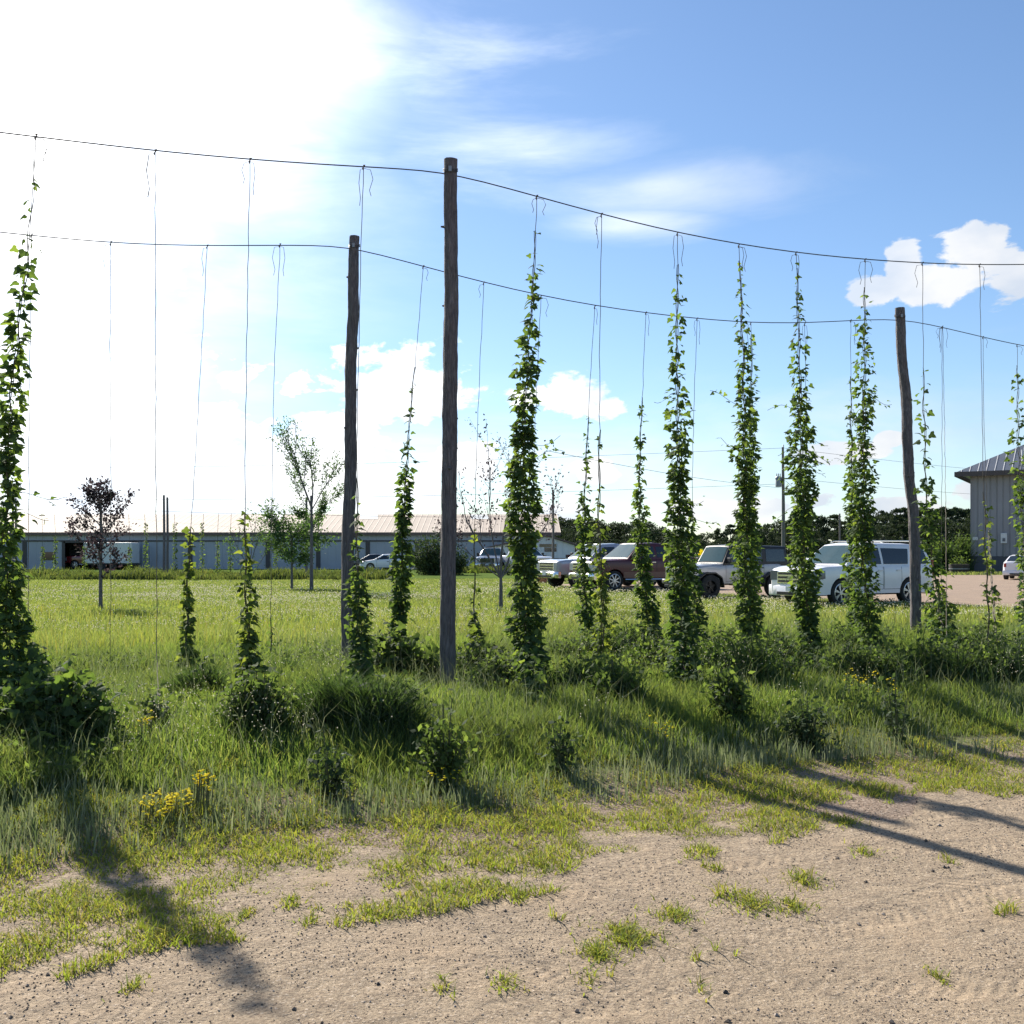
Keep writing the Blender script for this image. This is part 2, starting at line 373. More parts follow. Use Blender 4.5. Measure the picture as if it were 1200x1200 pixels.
lo.rotation_euler = sdv.to_track_quat('Z', 'Y').to_euler(); lo.location = (-20, 30, 30)
cd = bpy.data.cameras.new('camera'); cam = bpy.data.objects.new('camera', cd); COL.objects.link(cam)
cam.location = (0, 0, EYE); cam.rotation_euler = (pi/2, 0, 0)
cd.sensor_width = 36; cd.lens = F/1200*36; cd.shift_y = 48/1200; cd.clip_end = 5000; cd.clip_start = .05
SC.camera = cam
SC.view_settings.view_transform = 'Standard'; SC.view_settings.look = 'None'; SC.view_settings.exposure = 1.1
SC.cycles.max_bounces = 8; SC.cycles.transparent_max_bounces = 16

# ------------------------------------------------------------------ ground
def grid_sheet(name, U, Vv, m, dz=0, mask=None):
    uu, vv = np.meshgrid(U, Vv, indexing='ij')
    x = .913*uu-.408*vv; y = .408*uu+.913*vv
    z = zfun(x, y)+dz
    P = np.stack([x, y, z], -1).reshape(-1, 3); nu, nv = len(U), len(Vv)
    i, j = np.meshgrid(np.arange(nu-1), np.arange(nv-1), indexing='ij'); a = (i*nv+j).ravel()
    Fq = np.stack([a, a+nv, a+nv+1, a+1], 1)
    if mask is not None: Fq = Fq[mask(P[Fq].mean(1))]
    return mesh_np(name, P, Fq, m, smooth=True)
def axis_(a, b, fine, far, step):
    s = list(np.arange(a, b, fine)); k = step; x = b
    while x < far: s.append(x); x += k; k *= 1.3
    s.append(far); k = step; x = a-step
    while x > -far: s.insert(0, x); x -= k; k *= 1.3
    s.insert(0, -far); return np.array(s)
tag(grid_sheet('ground', axis_(-16, 26, .22, 2500, .5), axis_(-2, 24, .2, 2500, .5), M['soil']), 'grassy ground under the meadow and hop rows', 'ground', kind='structure')
def road_edge(u): return 5.35+.28*np.sin(u*.9+1)+.2*np.sin(u*2.3)+.12*np.sin(u*5.1)
def road():
    U = np.arange(-25, 30, .2); s = np.linspace(0, 1, 30); s = np.concatenate([[-1.5, -.5], s])
    uu, ss = np.meshgrid(U, s, indexing='ij'); vv = ss*road_edge(uu)
    x = .913*uu-.408*vv; y = .408*uu+.913*vv
    P = np.stack([x, y, zfun(x, y)+.006], -1).reshape(-1, 3); nu, nv = uu.shape
    i, j = np.meshgrid(np.arange(nu-1), np.arange(nv-1), indexing='ij'); a = (i*nv+j).ravel()
    return mesh_np('gravel_road', P, np.stack([a, a+nv, a+nv+1, a+1], 1), M['gravel'], smooth=True)
tag(road(), 'dusty tan gravel road in the foreground', 'road', kind='structure')
LOT = [(2.0, 52.5), (14.1, 30.2), (30, 30.5), (75, 55), (70, 76), (34, 77), (20, 74), (7, 62)]
def lot():
    mb = MB(); pts = []
    n = len(LOT)
    for i in range(n):
        a, b = np.array(LOT[i]), np.array(LOT[(i+1) % n])
        for t in np.arange(0, 1, .04):
            p = a+(b-a)*t; nrm = np.array([-(b-a)[1], (b-a)[0]], float); nrm /= np.linalg.norm(nrm)
            p = p+nrm*.25*math.sin(t*31+i)*math.sin(t*13); pts.append((p[0], p[1], .012))
    mb.quad(*pts); o = mb.build('gravel_lot', M['lot']); return tag(o, 'reddish gravel parking lot under the parked vehicles', 'parking lot', kind='structure')
lot()
def in_lot(x, y):
    c = np.zeros(np.shape(x), bool); n = len(LOT)
    for i in range(n):
        (x1, y1), (x2, y2) = LOT[i], LOT[(i+1) % n]
        cond = ((y1 > y) != (y2 > y)) & (x < (x2-x1)*(y-y1)/(y2-y1+1e-9)+x1)
        c ^= cond
    return c
def vnoise(x, y, s, seed=0):
    """cheap smooth noise 0..1"""
    r = np.random.default_rng(seed); acc = 0; tot = 0
    for k in range(7):
        f = s*(1.6**(k/1.5)); a, b, c = r.uniform(0, 2*pi, 3); w_ = 1/(1+.35*k)
        acc = acc+w_*np.sin((x*math.cos(a)+y*math.sin(a))*f+b)*np.sin((-x*math.sin(a)+y*math.cos(a))*f*.9+c); tot += w_*.55
    return np.clip(.5+.5*acc/tot, 0, 1)

# ------------------------------------------------------------------ blades and leaves
def blades(name, X, Y, H, Wd, m, parent=None, lean=.35, z=None, origin=(0, 0, 0)):
    n = len(X); Z = zfun(X, Y) if z is None else z
    a = RNG.uniform(0, 2*pi, n); l = RNG.uniform(.05, lean, n)*H*1.0; b = RNG.uniform(0, 2*pi, n)
    base = np.stack([X, Y, Z-.01], 1); side = np.stack([np.cos(b), np.sin(b), 0*b], 1)*(Wd/2)[:, None]
    ld_ = np.stack([np.cos(a), np.sin(a), 0*a], 1)*l[:, None]; up = np.zeros((n, 3)); up[:, 2] = H
    v = np.stack([base-side, base+side, base+up*.55+ld_*.35-side*.8, base+up*.55+ld_*.35+side*.8, base+up*RNG.uniform(.82, 1, n)[:, None]+ld_*1.25], 1).reshape(-1, 3)-np.array(origin)
    o = np.arange(n)[:, None]*5
    f = np.stack([o+[0, 1, 3], o+[0, 3, 2], o+[2, 3, 4]], 1).reshape(-1, 3)
    return mesh_np(name, v, f, m, parent)

def norm(a):
    a = np.asarray(a, float)
    return a/(np.linalg.norm(a, axis=-1, keepdims=True)+1e-9)
# hop leaf: three lobed outline, tip along +y, slightly folded along the midrib
HOPV = np.array([[0, 0, 0], [-.28, -.12, -.06], [-.55, .12, -.12], [-.42, .35, -.07], [-.26, .48, -.03], [-.16, .78, -.05], [0, 1.0, -.12],
                 [.16, .78, -.05], [.26, .48, -.03], [.42, .35, -.07], [.55, .12, -.12], [.28, -.12, -.06], [0, .35, .04]])
HOPV[:, 1] -= .0
HOPF = np.array([[12, i, i+1] for i in range(0, 11)]+[[12, 11, 0]])[:, ::1]
SIMV = np.array([[0, 0, 0], [-.3, .4, -.05], [0, 1, -.1], [.3, .4, -.05]]); SIMF = np.array([[0, 1, 2], [0, 2, 3]])
def leaves(name, P, T, Nn, S, m, parent=None, tv=HOPV, tf=HOPF, origin=(0, 0, 0)):
    T = norm(T); X = norm(np.cross(T, Nn)); Nn = np.cross(X, T)
    R = np.stack([X, T, Nn], -1)
    v = np.einsum('nij,kj->nki', R, tv)*S[:, None, None]+P[:, None, :]-np.array(origin)
    f = tf[None]+np.arange(len(P))[:, None, None]*len(tv)
    return mesh_np(name, v.reshape(-1, 3), f.reshape(-1, 3), m, parent)
def rnd_leaf_dirs(n, out, droop=.5):
    T = norm(out+RNG.normal(0, .45, (n, 3))+np.array([0, 0, -droop])); Nn = norm(RNG.normal(0, .5, (n, 3))+np.array([0, 0, .7])+out*.5)
    return T, Nn

# ------------------------------------------------------------------ hop yard
RD = np.array([.913, .408]); ROWS = {1: np.array([-.61, 10.3]), 2: np.array([-2.0, 12.8])}
def rowpt(row, px, py, clampz=True):
    k = (px-600)/F; p = ROWS[row]; t = (k*p[1]-p[0])/(RD[0]-k*RD[1]); q = p+t*RD
    P = W(px, py, q[1])
    if clampz and P[2] < zfun(P[0], P[1]): return ground(px, py)
    return P

def resample(pts, step):
    out = [pts[0]]
    for a, b in zip(pts[:-1], pts[1:]):
        n = max(1, int(np.linalg.norm(b-a)/step))
        for i in range(1, n+1): out.append(a+(b-a)*i/n)
    return np.array(out)
def smooth_path(pts, step=.12):
    p = resample([np.array(q) for q in pts], step); 
    for _ in range(6):
        q = p.copy(); q[1:-1] = (p[:-2]+2*p[1:-1]+p[2:])/4; p = q
    return p

FRONT = [(-60, 148), (0, 155), (42, 160), (120, 169.5), (182, 178), (293, 188), (426, 196), (480, 198), (520, 199.5), (537, 202.5), (629, 231), (705, 252), (794, 274), (866, 288), (933, 297), (1014, 305), (1081, 309), (1148, 311), (1200, 310.5), (1250, 309)]
REAR = [(-60, 266), (0, 272), (37, 276), (90, 281), (130, 285), (180, 287.5), (243, 289), (328, 287.5), (380, 286), (407, 288), (421, 290), (496, 313), (567, 332), (634, 348), (697, 360), (757, 367), (817, 374), (880, 379), (943, 380), (997, 376), (1050, 371), (1062, 372), (1104, 383.5), (1152, 395.5), (1192, 405), (1215, 408)]
def cab_y(row, px):
    t = FRONT if row == 1 else REAR; return float(np.interp(px, [a for a, _ in t], [b for _, b in t]))

def hop_pole(row, pts, label, seed):
    """pts: (px, py, width px) from the top down"""
    rs = random.Random(seed)
    P = [rowpt(row, a, b, False) for a, b, _ in pts]; base = P[-1].copy(); base[2] = zfun(base[0], base[1])
    P[-1] = base-np.array([0, 0, .3])
    R = [w/2*p[1]/F for (_, _, w), p in zip(pts, P)]
    path = smooth_path(P, .05); L = np.linspace(0, 1, len(path)); Rr = np.interp(path[:, 2][::-1], [p[2] for p in P][::-1], R[::-1])[::-1]
    rt = empty('hop_pole', base); n = 30; mb = MB()
    V = []
    for i, p in enumerate(path):
        for j in range(n):
            an = 2*pi*j/n
            h = (math.sin(p[2]*9+seed+3*an)*.03+math.sin(p[2]*23+2*an+seed)*.02+math.sin(7*an+p[2]*3)*.03+rs.uniform(-.035, .035))
            r = Rr[i]*(1+h); V.append((p[0]+r*math.cos(an)-base[0], p[1]+r*math.sin(an)-base[1], p[2]-base[2]))
    mb.v = V
    for i in range(len(path)-1):
        for j in range(n):
            a = i*n+j; b = i*n+(j+1) % n; mb.f.append((a, a+n, b+n, b))
    mb.build('trunk', M['bark'], rt, smooth=50)
    tp = MB(); t = path[0]-base; tp.v = [(V[j][0], V[j][1], V[j][2]) for j in range(n)]+[(t[0], t[1], t[2]+.012)]
    tp.f = [(j, (j+1) % n, n) for j in range(n)]; tp.build('cut_top', M['wood'], rt)
    cy = cab_y(row, pts[0][0]); cz = EYE+(HY-cy)/F*P[0][1]-base[2]; c0 = P[0]-base; ww = MB()
    for q in range(3): ww.tube([(c0[0]+math.cos(t)*R[0]*1.1, c0[1]+math.sin(t)*R[0]*1.1, cz+.012*q+.03*math.sin(t)) for t in np.linspace(0, 2*pi, 25)], .004, 5)
    ww.build('wire_wrap', M['cable'], rt); stp = MB(); stp.box((c0[0], c0[1]-R[0]*1.06, cz), (.03, .03, .05)); stp.build('staple', M['steel'], rt)
    for k in range(9):                                   # knots and branch stubs
        i = rs.randrange(8, len(path)-20); an = rs.uniform(0, 2*pi); p = path[i]-base; d = np.array([math.cos(an), math.sin(an), rs.uniform(-.1, .5)])
        kb = MB(); r = Rr[i]; kb.tube([p+d*r*.7, p+d*(r*1.05), p+d*(r*1.05+rs.uniform(.006, .03))], [r*.32, r*.22, r*.1], 8, jit=.2); kb.build('knot', M['bark'], rt, smooth=60)
    return tag(rt, label, 'wooden post', 'wooden posts of the near hop trellis')
hop_pole(1, [(528, 187, 15.5), (528, 260, 15.5), (529, 340, 16.5), (528, 410, 17), (527, 500, 17.5), (526, 600, 18), (525, 700, 18), (524, 815, 18.5)], 'tall straight bark-covered hop post in the front row, the tallest one near the middle', 3)
hop_pole(2, [(415.3, 277, 11.5), (414.5, 310, 12), (413.3, 345, 12.5), (415, 365, 13), (412, 395, 13), (411, 430, 13.5), (411, 500, 13.5), (410.5, 570, 14), (408, 610, 14.5), (407.5, 660, 14.5), (407, 720, 14.5), (408, 790, 15)], 'slightly crooked bark-covered hop post in the rear row, just left of the tallest post', 8)
hop_pole(2, [(1054.5, 361, 11), (1055.5, 390, 11), (1057.5, 430, 11.2), (1062, 462, 11.8), (1063, 510, 12), (1065, 558, 12), (1070.5, 600, 12), (1072, 640, 12), (1073, 700, 12), (1073.5, 760, 12.5)], 'bent bark-covered hop post in the rear row near the white SUV', 13)

def cable(row, pts, label, extra=None):
    P = [rowpt(row, a, b, False) for a, b in pts]
    if extra: P = [np.array(extra[0])]+P+[np.array(extra[1])]
    # keep posts fixed, spline between
    out = []
    for a, b in zip(P[:-1], P[1:]):
        n = max(2, int(np.linalg.norm(b-a)/.3))
        for i in range(n): out.append(a+(b-a)*i/n)
    out.append(P[-1]); p = np.array(out)
    for _ in range(10): q = p.copy(); q[1:-1] = (p[:-2]+2*p[1:-1]+p[2:])/4; p = q
    mb = MB(); mb.tube(list(p), .0062, 6); o = mb.build('trellis_cable', M['cable'], None, 60)
    return tag(o, label, 'cable', 'steel cables of the hop trellis')
cable(1, FRONT, 'front steel trellis cable passing the top of the tallest post')
cable(2, REAR, 'rear lower steel trellis cable passing the tops of the two crooked posts')
def twine(row, pts, label, seed, r=.0035):
    rs = random.Random(seed); P = [rowpt(row, a, b) for a, b in pts]; p = smooth_path(P, .15); p[0] = P[0]
    for i in range(1, len(p)-1): p[i] += np.array([rs.gauss(0, .003), rs.gauss(0, .003), 0])
    rt = empty('hanging_twine', p[-1]); o = p[-1]; mb = MB(); mb.tube(list(p-o), r, 5); mb.build('cord', M['twine'], rt)
    kb = MB(); k = p[0]-o; kb.tube([k+[.0, -.012, .014], k+[.012, 0, .02], k+[.0, .012, .01], k+[-.01, 0, -.012], k+[0, -.012, -.03]], .006, 5)
    kb.build('knot', M['twine'], rt)
    for s in range(rs.choice([1, 2, 2])):
        dx = rs.choice([-1, 1])*rs.uniform(.03, .09); L = rs.uniform(.15, .42)
        tb = MB(); tb.tube([k+[0, 0, -.01], k+[dx*.8, .01, -.02], k+[dx*1.1, .01, -L*.4], k+[dx*.7, 0, -L*.8], k+[dx*.9, 0, -L]], .0028, 4); tb.build('loose_end', M['twine'], rt)
    tag(rt, label, 'twine', 'twines hanging from the trellis cables')
    return p

def hop_vine(path, prof, label, seed, mat='hop', tendrils=0):
    """prof: rows (py, halfwidth px, leaves per metre, leaf size) with y in photo rows"""
    rs = np.random.default_rng(seed); p = path
    py = HY-(p[:, 2]-EYE)/p[:, 1]*F; ok = py >= prof[0][0]-1
    if ok.sum() < 3: return
    p = p[ok]; py = py[ok]; base = p[-1].copy(); rt = empty('hop_vine', base)
    yy = [a[0] for a in prof]; hw = np.interp(py, yy, [a[1] for a in prof])*p[:, 1]/F
    dn = np.maximum(np.interp(py, yy, [a[2] for a in prof]), 14)*np.where(py < 620, 1.25, 1); sz = np.interp(py, yy, [a[3] for a in prof])
    seg = np.linalg.norm(np.diff(p, axis=0), axis=1)
    # twisting bines round the twine
    for k in range(2 if dn.max() > 60 else 1):
        mb = MB(); q = resample(list(p), .05); ph = rs.uniform(0, 6); s = np.arange(len(q))*.55+ph
        rr = .006+.012*np.clip(np.interp(np.linspace(0, 1, len(q)), np.linspace(0, 1, len(hw)), hw)/.1, 0, 1.5)
        q = q+np.stack([np.cos(s)*rr, np.sin(s)*rr, 0*s], 1)-base; rad = np.linspace(.003, .008, len(q)); mb.tube(list(q), rad, 5); mb.build('bine', M['bine'], rt)
    PP, OO, SS = [], [], []
    for i in range(len(seg)):
        n = rs.poisson(dn[i]*seg[i]*(1+.7*min(1, dn[i]/250)))
        if n == 0: continue
        # leaves sit in tiers (nodes), denser and lighter steps along the bine
        tier = .62+.38*math.sin(p[i, 2]*2*pi/.33+seed)
        n = int(n*(.5+.8*tier)+rs.random()); 
        if n == 0: continue
        t = rs.random(n)[:, None]; c = p[i]*(1-t)+p[i+1]*t; a = rs.uniform(0, 2*pi, n)
        r = hw[i]*(rs.random(n)**.55)*(.7+.5*tier)*(1+.25*math.sin(p[i, 2]*5+seed)); out = np.stack([np.cos(a), np.sin(a), 0*a], 1)
        PP.append(c+out*r[:, None]+np.stack([0*a, 0*a, rs.normal(0, .03, n)], 1)); OO.append(out); SS.append(sz[i]*rs.uniform(.5, 1.1, n))
    if PP:
        P = np.concatenate(PP); O = np.concatenate(OO); S = np.concatenate(SS); z = zfun(P[:, 0], P[:, 1]); P[:, 2] = np.maximum(P[:, 2], z+.03)
        T, Nn = rnd_leaf_dirs(len(P), O, .55); tag(leaves('foliage', P-base, T, Nn, S, M[mat], rt), kind=None)
    for k in range(tendrils):                            # side shoots reaching out into the air
        i = rs.integers(int(len(p)*.3), max(3, int(len(p)*.62))); a = rs.uniform(0, 2*pi); L = rs.uniform(.2, .45); sgn = rs.choice([-1, 1]); d = np.array([sgn*.95, rs.uniform(-.4, .4), rs.uniform(-.1, .25)])
        q = [p[i]-base+d*L*t+np.array([0, 0, math.sin(t*4+a)*.06]) for t in np.linspace(0, 1, 8)]
        mb = MB(); mb.tube(q, .0022, 4); s = mb.build('side_shoot', M['stem'], rt)
        m = rs.integers(5, 11); ii = rs.integers(1, 8, m); P = np.array(q)[ii]+rs.normal(0, .02, (m, 3)); O = np.tile(d, (m, 1))
        T, Nn = rnd_leaf_dirs(m, O, .6); leaves('shoot_leaves', P, T, Nn, rs.uniform(.02, .055, m), M[mat], s)
    return tag(rt, label, 'hop vine', 'hop vines climbing the twines')

V_ = [  # row, path px, profile, label, material, tendrils
 (1, [(42, 160), (37, 260), (22, 380), (12, 470), (9, 560), (4, 660), (4, 700), (14, 770), (32, 850)],
  [(185, 6, 6, .07), (260, 11, 16, .085), (330, 13, 55, .09), (420, 13, 120, .085), (520, 14, 150, .085), (600, 14, 150, .085), (640, 14, 200, .085), (680, 24, 420, .08), (770, 34, 620, .08), (850, 42, 620, .08)], 'leafy hop vine at the far left edge, thick and dark near the ground', 'hop', 3),
 (1, [(182, 178), (182, 400), (183, 600), (184, 760), (186, 850)], [(798, 2, 20, .05), (815, 6, 70, .055), (850, 11, 150, .06)], 'tiny hop sprig barely starting up a bare twine, left part of the front row', 'hop', 0),
 (1, [(293, 188), (289, 400), (287, 600), (289, 700), (291, 760), (297, 850)], [(600, 3, 22, .08), (640, 6, 45, .09), (690, 9, 65, .09), (720, 10, 150, .08), (770, 13, 240, .075), (810, 30, 420, .075), (850, 34, 420, .075)], 'thin hop vine with bright yellow-green upper leaves, left of the crooked post', 'hop_young', 0),
 (1, [(426, 196), (422, 330), (420, 420), (418.5, 560), (418, 660), (421, 740), (425, 820)], [(545, 2, 10, .08), (600, 6, 22, .085), (640, 8, 60, .08), (665, 10, 220, .07), (730, 12, 300, .07), (820, 18, 380, .07)], 'dark narrow hop vine climbing close against the right side of the left crooked post', 'hop', 0),
 (1, [(629, 231), (625, 330), (620, 400), (613, 500), (612, 600), (613, 680), (617, 750), (632, 832)],
  [(262, 4, 8, .07), (300, 7, 24, .08), (350, 9, 55, .085), (400, 11, 110, .085), (460, 13, 160, .08), (520, 15, 250, .08), (600, 17, 350, .08), (700, 17, 430, .08), (770, 17, 450, .075), (830, 12, 400, .07)], 'thickest and darkest hop vine, directly right of the tallest post', 'hop', 6),
 (1, [(705, 252), (703, 400), (702, 520), (701, 600), (705, 690), (708, 790)], [(490, 1.5, 6, .05), (560, 5, 14, .075), (600, 7, 55, .08), (640, 8, 90, .08), (690, 7, 190, .065), (750, 11, 260, .065), (790, 16, 300, .07)], 'slim yellow-green hop vine in front of the hood of the maroon pickup', 'hop_young', 0),
 (1, [(794, 274), (793, 400), (794, 500), (796, 600), (797, 700), (802, 805)], [(300, 3, 8, .06), (340, 7, 26, .075), (400, 9, 55, .08), (460, 11, 100, .08), (520, 12, 180, .075), (580, 13, 260, .075), (660, 15, 360, .075), (740, 14, 400, .07), (805, 12, 380, .07)], 'tall dense hop vine between the maroon pickup and the silver off-roader', 'hop', 3),
 (1, [(866, 288), (868, 340), (872, 450), (873, 560), (874, 650), (879, 745)], [(300, 2, 8, .05), (340, 5, 24, .065), (400, 8, 60, .075), (470, 10, 130, .075), (560, 12, 260, .07), (650, 13, 320, .07), (745, 16, 360, .07)], 'hop vine in front of the door of the silver off-roader', 'hop', 2),
 (1, [(933, 297), (936, 400), (938, 500), (940, 600), (942, 680), (947, 750), (966, 800)], [(312, 3, 12, .06), (370, 7, 40, .075), (430, 10, 90, .075), (500, 14, 180, .075), (580, 15, 280, .075), (660, 14, 360, .075), (750, 13, 400, .07), (800, 18, 400, .065)], 'hop vine with long stray side shoots in front of the nose of the white SUV', 'hop', 9),
 (1, [(1014, 305), (1013, 400), (1012, 500), (1011, 600), (1012, 690), (1022, 765)], [(322, 3, 16, .06), (370, 8, 46, .075), (440, 10, 95, .075), (510, 12, 160, .075), (600, 13, 290, .07), (690, 13, 340, .07), (765, 17, 380, .065)], 'dense hop vine in front of the doors of the white SUV', 'hop', 3),
 (1, [(1081, 309), (1082, 430), (1084, 560), (1090, 640), (1100, 700), (1108, 790)], [(424, 4, 5, .09), (480, 8, 14, .095), (540, 9, 24, .095), (580, 9, 90, .08), (660, 12, 170, .075), (720, 14, 200, .07), (790, 20, 320, .07)], 'loose large-leaved hop vine just right of the bent post', 'hop', 3),
 (1, [(1148, 311), (1150, 420), (1152, 560), (1155, 640), (1160, 770)], [(566, 3, 7, .075), (620, 5, 22, .08), (680, 6, 30, .08), (730, 7, 60, .07), (770, 14, 180, .07)], 'sparse yellowish hop vine in front of the corner of the grey building', 'hop_young', 0),
 (2, [(243, 290), (234, 450), (225, 600), (219, 700), (219, 790)], [(604, 3, 22, .08), (640, 5, 60, .085), (690, 5.5, 110, .08), (770, 7, 170, .08), (790, 14, 260, .08)], 'thin young hop vine on a slanting twine, leftmost climber of the rear row', 'hop_young', 0),
 (2, [(328, 290), (321, 450), (318, 600), (317, 770)], [(712, 1.5, 9, .06), (750, 4, 40, .06), (775, 6, 100, .07)], 'tiny sprig at the foot of a bare rear twine, left of the left crooked post', 'hop', 0),
 (2, [(496, 313), (489, 400), (480, 490), (473, 600), (469, 680), (467, 755)], [(425, 1, 7, .05), (480, 4, 16, .09), (530, 7, 38, .1), (565, 8, 130, .09), (640, 9.5, 260, .085), (740, 10, 320, .08), (755, 12, 320, .08)], 'well-leaved hop vine standing between the left crooked post and the tallest post', 'hop', 0),
 (2, [(567, 333), (560, 480), (556, 620), (556, 720), (559, 785)], [(620, 3, 10, .1), (665, 4, 16, .1), (700, 4, 46, .09), (735, 6, 160, .085), (785, 22, 380, .08)], 'sparse yellow hop vine between the tallest post and the thickest vine', 'hop_young', 0),
 (2, [(697, 360), (691, 460), (686, 560), (684, 640), (687, 740)], [(478, 2, 10, .06), (520, 5, 26, .085), (580, 6, 60, .085), (625, 8, 150, .08), (740, 9, 240, .08)], 'left one of the two slim hop vines in front of the leftmost chrome-fronted pickup', 'hop', 0),
 (2, [(757, 367), (752, 480), (749, 560), (751, 650), (757, 710), (768, 770)], [(460, 1.5, 10, .05), (500, 4, 22, .08), (560, 6, 60, .085), (605, 9, 190, .08), (680, 10, 260, .08), (770, 12, 300, .08)], 'hop vine leaning right in front of the cab of the maroon pickup', 'hop', 1),
 (2, [(817, 374), (813, 480), (811, 560), (812, 660), (818, 765)], [(590, 3, 20, .08), (640, 8, 130, .08), (765, 10, 260, .08)], 'shorter hop vine tucked behind the right side of the dense vine by the maroon pickup', 'hop', 0),
 (2, [(880, 379), (881, 450), (881, 560), (880, 650), (884, 750)], [(385, 3, 18, .07), (440, 5, 50, .08), (560, 8, 150, .08), (750, 10, 240, .08)], 'rear hop vine twined together with the one in front of the silver off-roader', 'hop', 0),
 (2, [(943, 380), (945, 500), (942, 620), (945, 750)], [(470, 3, 14, .07), (620, 7, 90, .08), (750, 10, 220, .08)], 'rear hop vine hidden mostly behind the vine with stray side shoots', 'hop', 0),
 (2, [(997, 376), (997, 480), (999, 580), (999, 660), (1003, 745)], [(438, 2, 10, .06), (480, 5, 40, .08), (560, 7, 90, .08), (640, 9, 200, .08), (745, 10, 280, .08)], 'rear hop vine along the left side of the dense vine by the white SUV doors', 'hop', 1),
 (2, [(1104, 384), (1104, 560), (1103, 690), (1108, 790)], [(686, 2, 14, .09), (720, 4, 50, .09), (750, 8, 120, .08), (790, 12, 220, .08)], 'short yellow-green hop shoot on a bare twine in front of the gravel lot', 'hop_young', 0),
 (2, [(1152, 397), (1153, 500), (1158, 620), (1168, 765)], [(600, 2, 9, .1), (650, 4, 20, .1), (720, 5, 30, .1), (765, 10, 120, .09)], 'sparse hop vine with drooping leaves beside the white wall box of the grey building', 'hop_young', 0),
 (2, [(1192, 405), (1193, 520), (1200, 640), (1204, 770)], [(428, 3, 10, .1), (470, 7, 20, .1), (540, 10, 50, .1), (600, 10, 80, .1), (640, 8, 60, .09), (770, 8, 90, .08)], 'large-leaved hop vine at the right edge of the photo over the grey roof', 'hop', 3),
]
for k, (row, pts, prof, lab, mt, tn) in enumerate(V_):
    pts[0] = (pts[0][0], cab_y(row, pts[0][0])); p = twine(row, pts, ' '.join(('twine of the '+lab.split(',')[0]).split()[:16]), 100+k); hop_vine(p, prof, lab, 200+k, mt, tn)
for k, (row, pts, lab) in enumerate([
 (2, [(37, 276), (34, 500), (33, 700), (34, 775)], 'bare rear twine close behind the leafy vine at the left edge'),
 (2, [(130, 285), (129, 420), (130, 600), (129, 775)], 'bare rear twine hanging in front of the purple-leaved tree'),
 (2, [(634, 348), (630, 430), (626, 520), (622, 780)], 'rear twine mostly hidden behind the thickest hop vine'),
 (2, [(1104.5, 383.5), (1107, 500), (1110, 790)], 'second of two twines hanging together right of the bent post')]): twine(row, pts, lab, 300+k)

# ------------------------------------------------------------------ bushes and weeds round the rows
def bush(px, py, wpx, hpx, label, name='weedy_bush', mat='bushleaf', n=600, size=.06, tuft=0, cat='bush', d=None, tmat='tuft', lean=.35, group=None, sim=True):
    g = ground(px, py) if d is None else np.array([W(px, py, d)[0], d, float(zfun(W(px, py, d)[0], d))])
    k = g[1]/F; R = wpx/2*k; H = hpx*k; rt = empty(name, g)
    if n:
        ns = max(5, int(n/26)); mb = MB(); P = []; O = []
        for q in range(ns):
            a = random.uniform(0, 2*pi); rr = R*random.random()**.5; hh = H*random.uniform(.45, 1.12)*(1-.45*(rr/R)**2); b0 = random.uniform(.1, .6)*rr; w = random.uniform(-.3, .3)
            pts = [np.array([math.cos(a)*b0, math.sin(a)*b0*.8, 0]), np.array([math.cos(a+w)*(b0+(rr-b0)*.35), math.sin(a+w)*(b0+(rr-b0)*.35)*.8, hh*.6]), np.array([math.cos(a+w)*rr*.85, math.sin(a+w)*rr*.7, hh*.98]), np.array([math.cos(a+w)*rr*1.05, math.sin(a+w)*rr*.85, hh*.9])]
            mb.tube(pts, [.006, .005, .003, .002], 4); pp = resample(pts, .03); k_ = max(6, int(n/ns)); ii = RNG.integers(int(len(pp)*.15), len(pp), k_)
            P.append(pp[ii]+RNG.normal(0, size*.75, (k_, 3))); O.append(RNG.normal(0, 1, (k_, 3)))
        mb.build('stems', M['stem'], rt); P = np.concatenate(P); n = len(P); O = norm(np.concatenate(O)); P[:, 2] = np.clip(P[:, 2], .015, None)+zfun(P[:, 0]+g[0], P[:, 1]+g[1])-g[2]; T, Nn = rnd_leaf_dirs(n, O, .25)
        leaves('foliage', P, T, Nn, size*RNG.uniform(.45, 1.25, n), M[mat], rt, *((SIMV, SIMF) if sim else (HOPV, HOPF)))
    if tuft:
        a = RNG.uniform(0, 2*pi, tuft); r = R*RNG.random(tuft)**.6; x = r*np.cos(a); y = r*np.sin(a)*.8
        h = H*RNG.uniform(.6, 1.15, tuft)*(1-.45*(r/R)**2)
        blades('reedy_blades', x, y, h, np.full(tuft, .012*max(1, g[1]/12)), M[tmat], rt, lean=.75, z=zfun(x+g[0], y+g[1])-g[2])
    return tag(rt, label, cat, group)
bush(72, 868, 125, 72, 'dark leafy mound at the foot of the hop vine on the left edge', n=2600, size=.075, tuft=250, mat='hop', sim=False)
bush(8, 868, 90, 60, 'dark leafy clump cut by the left edge under the leftmost vine', n=1400, size=.075, mat='hop', sim=False)
bush(236, 818, 78, 46, 'dark reedy tuft behind the thin slanting vine', 'reedy_tuft', n=300, tuft=900, mat='darkleaf', cat='tuft')
bush(303, 856, 92, 66, 'leafy bush at the foot of the yellow-green vine left of the crooked post', n=1700, size=.07, mat='bushleaf', tuft=260)
bush(335, 800, 50, 34, 'small reedy tuft beside the foot of a bare twine', 'reedy_tuft', n=60, tuft=600, cat='tuft')
bush(395, 852, 90, 74, 'spiky pale reedy tuft at the base of the left crooked post', 'reedy_tuft', n=300, tuft=1600, cat='tuft')
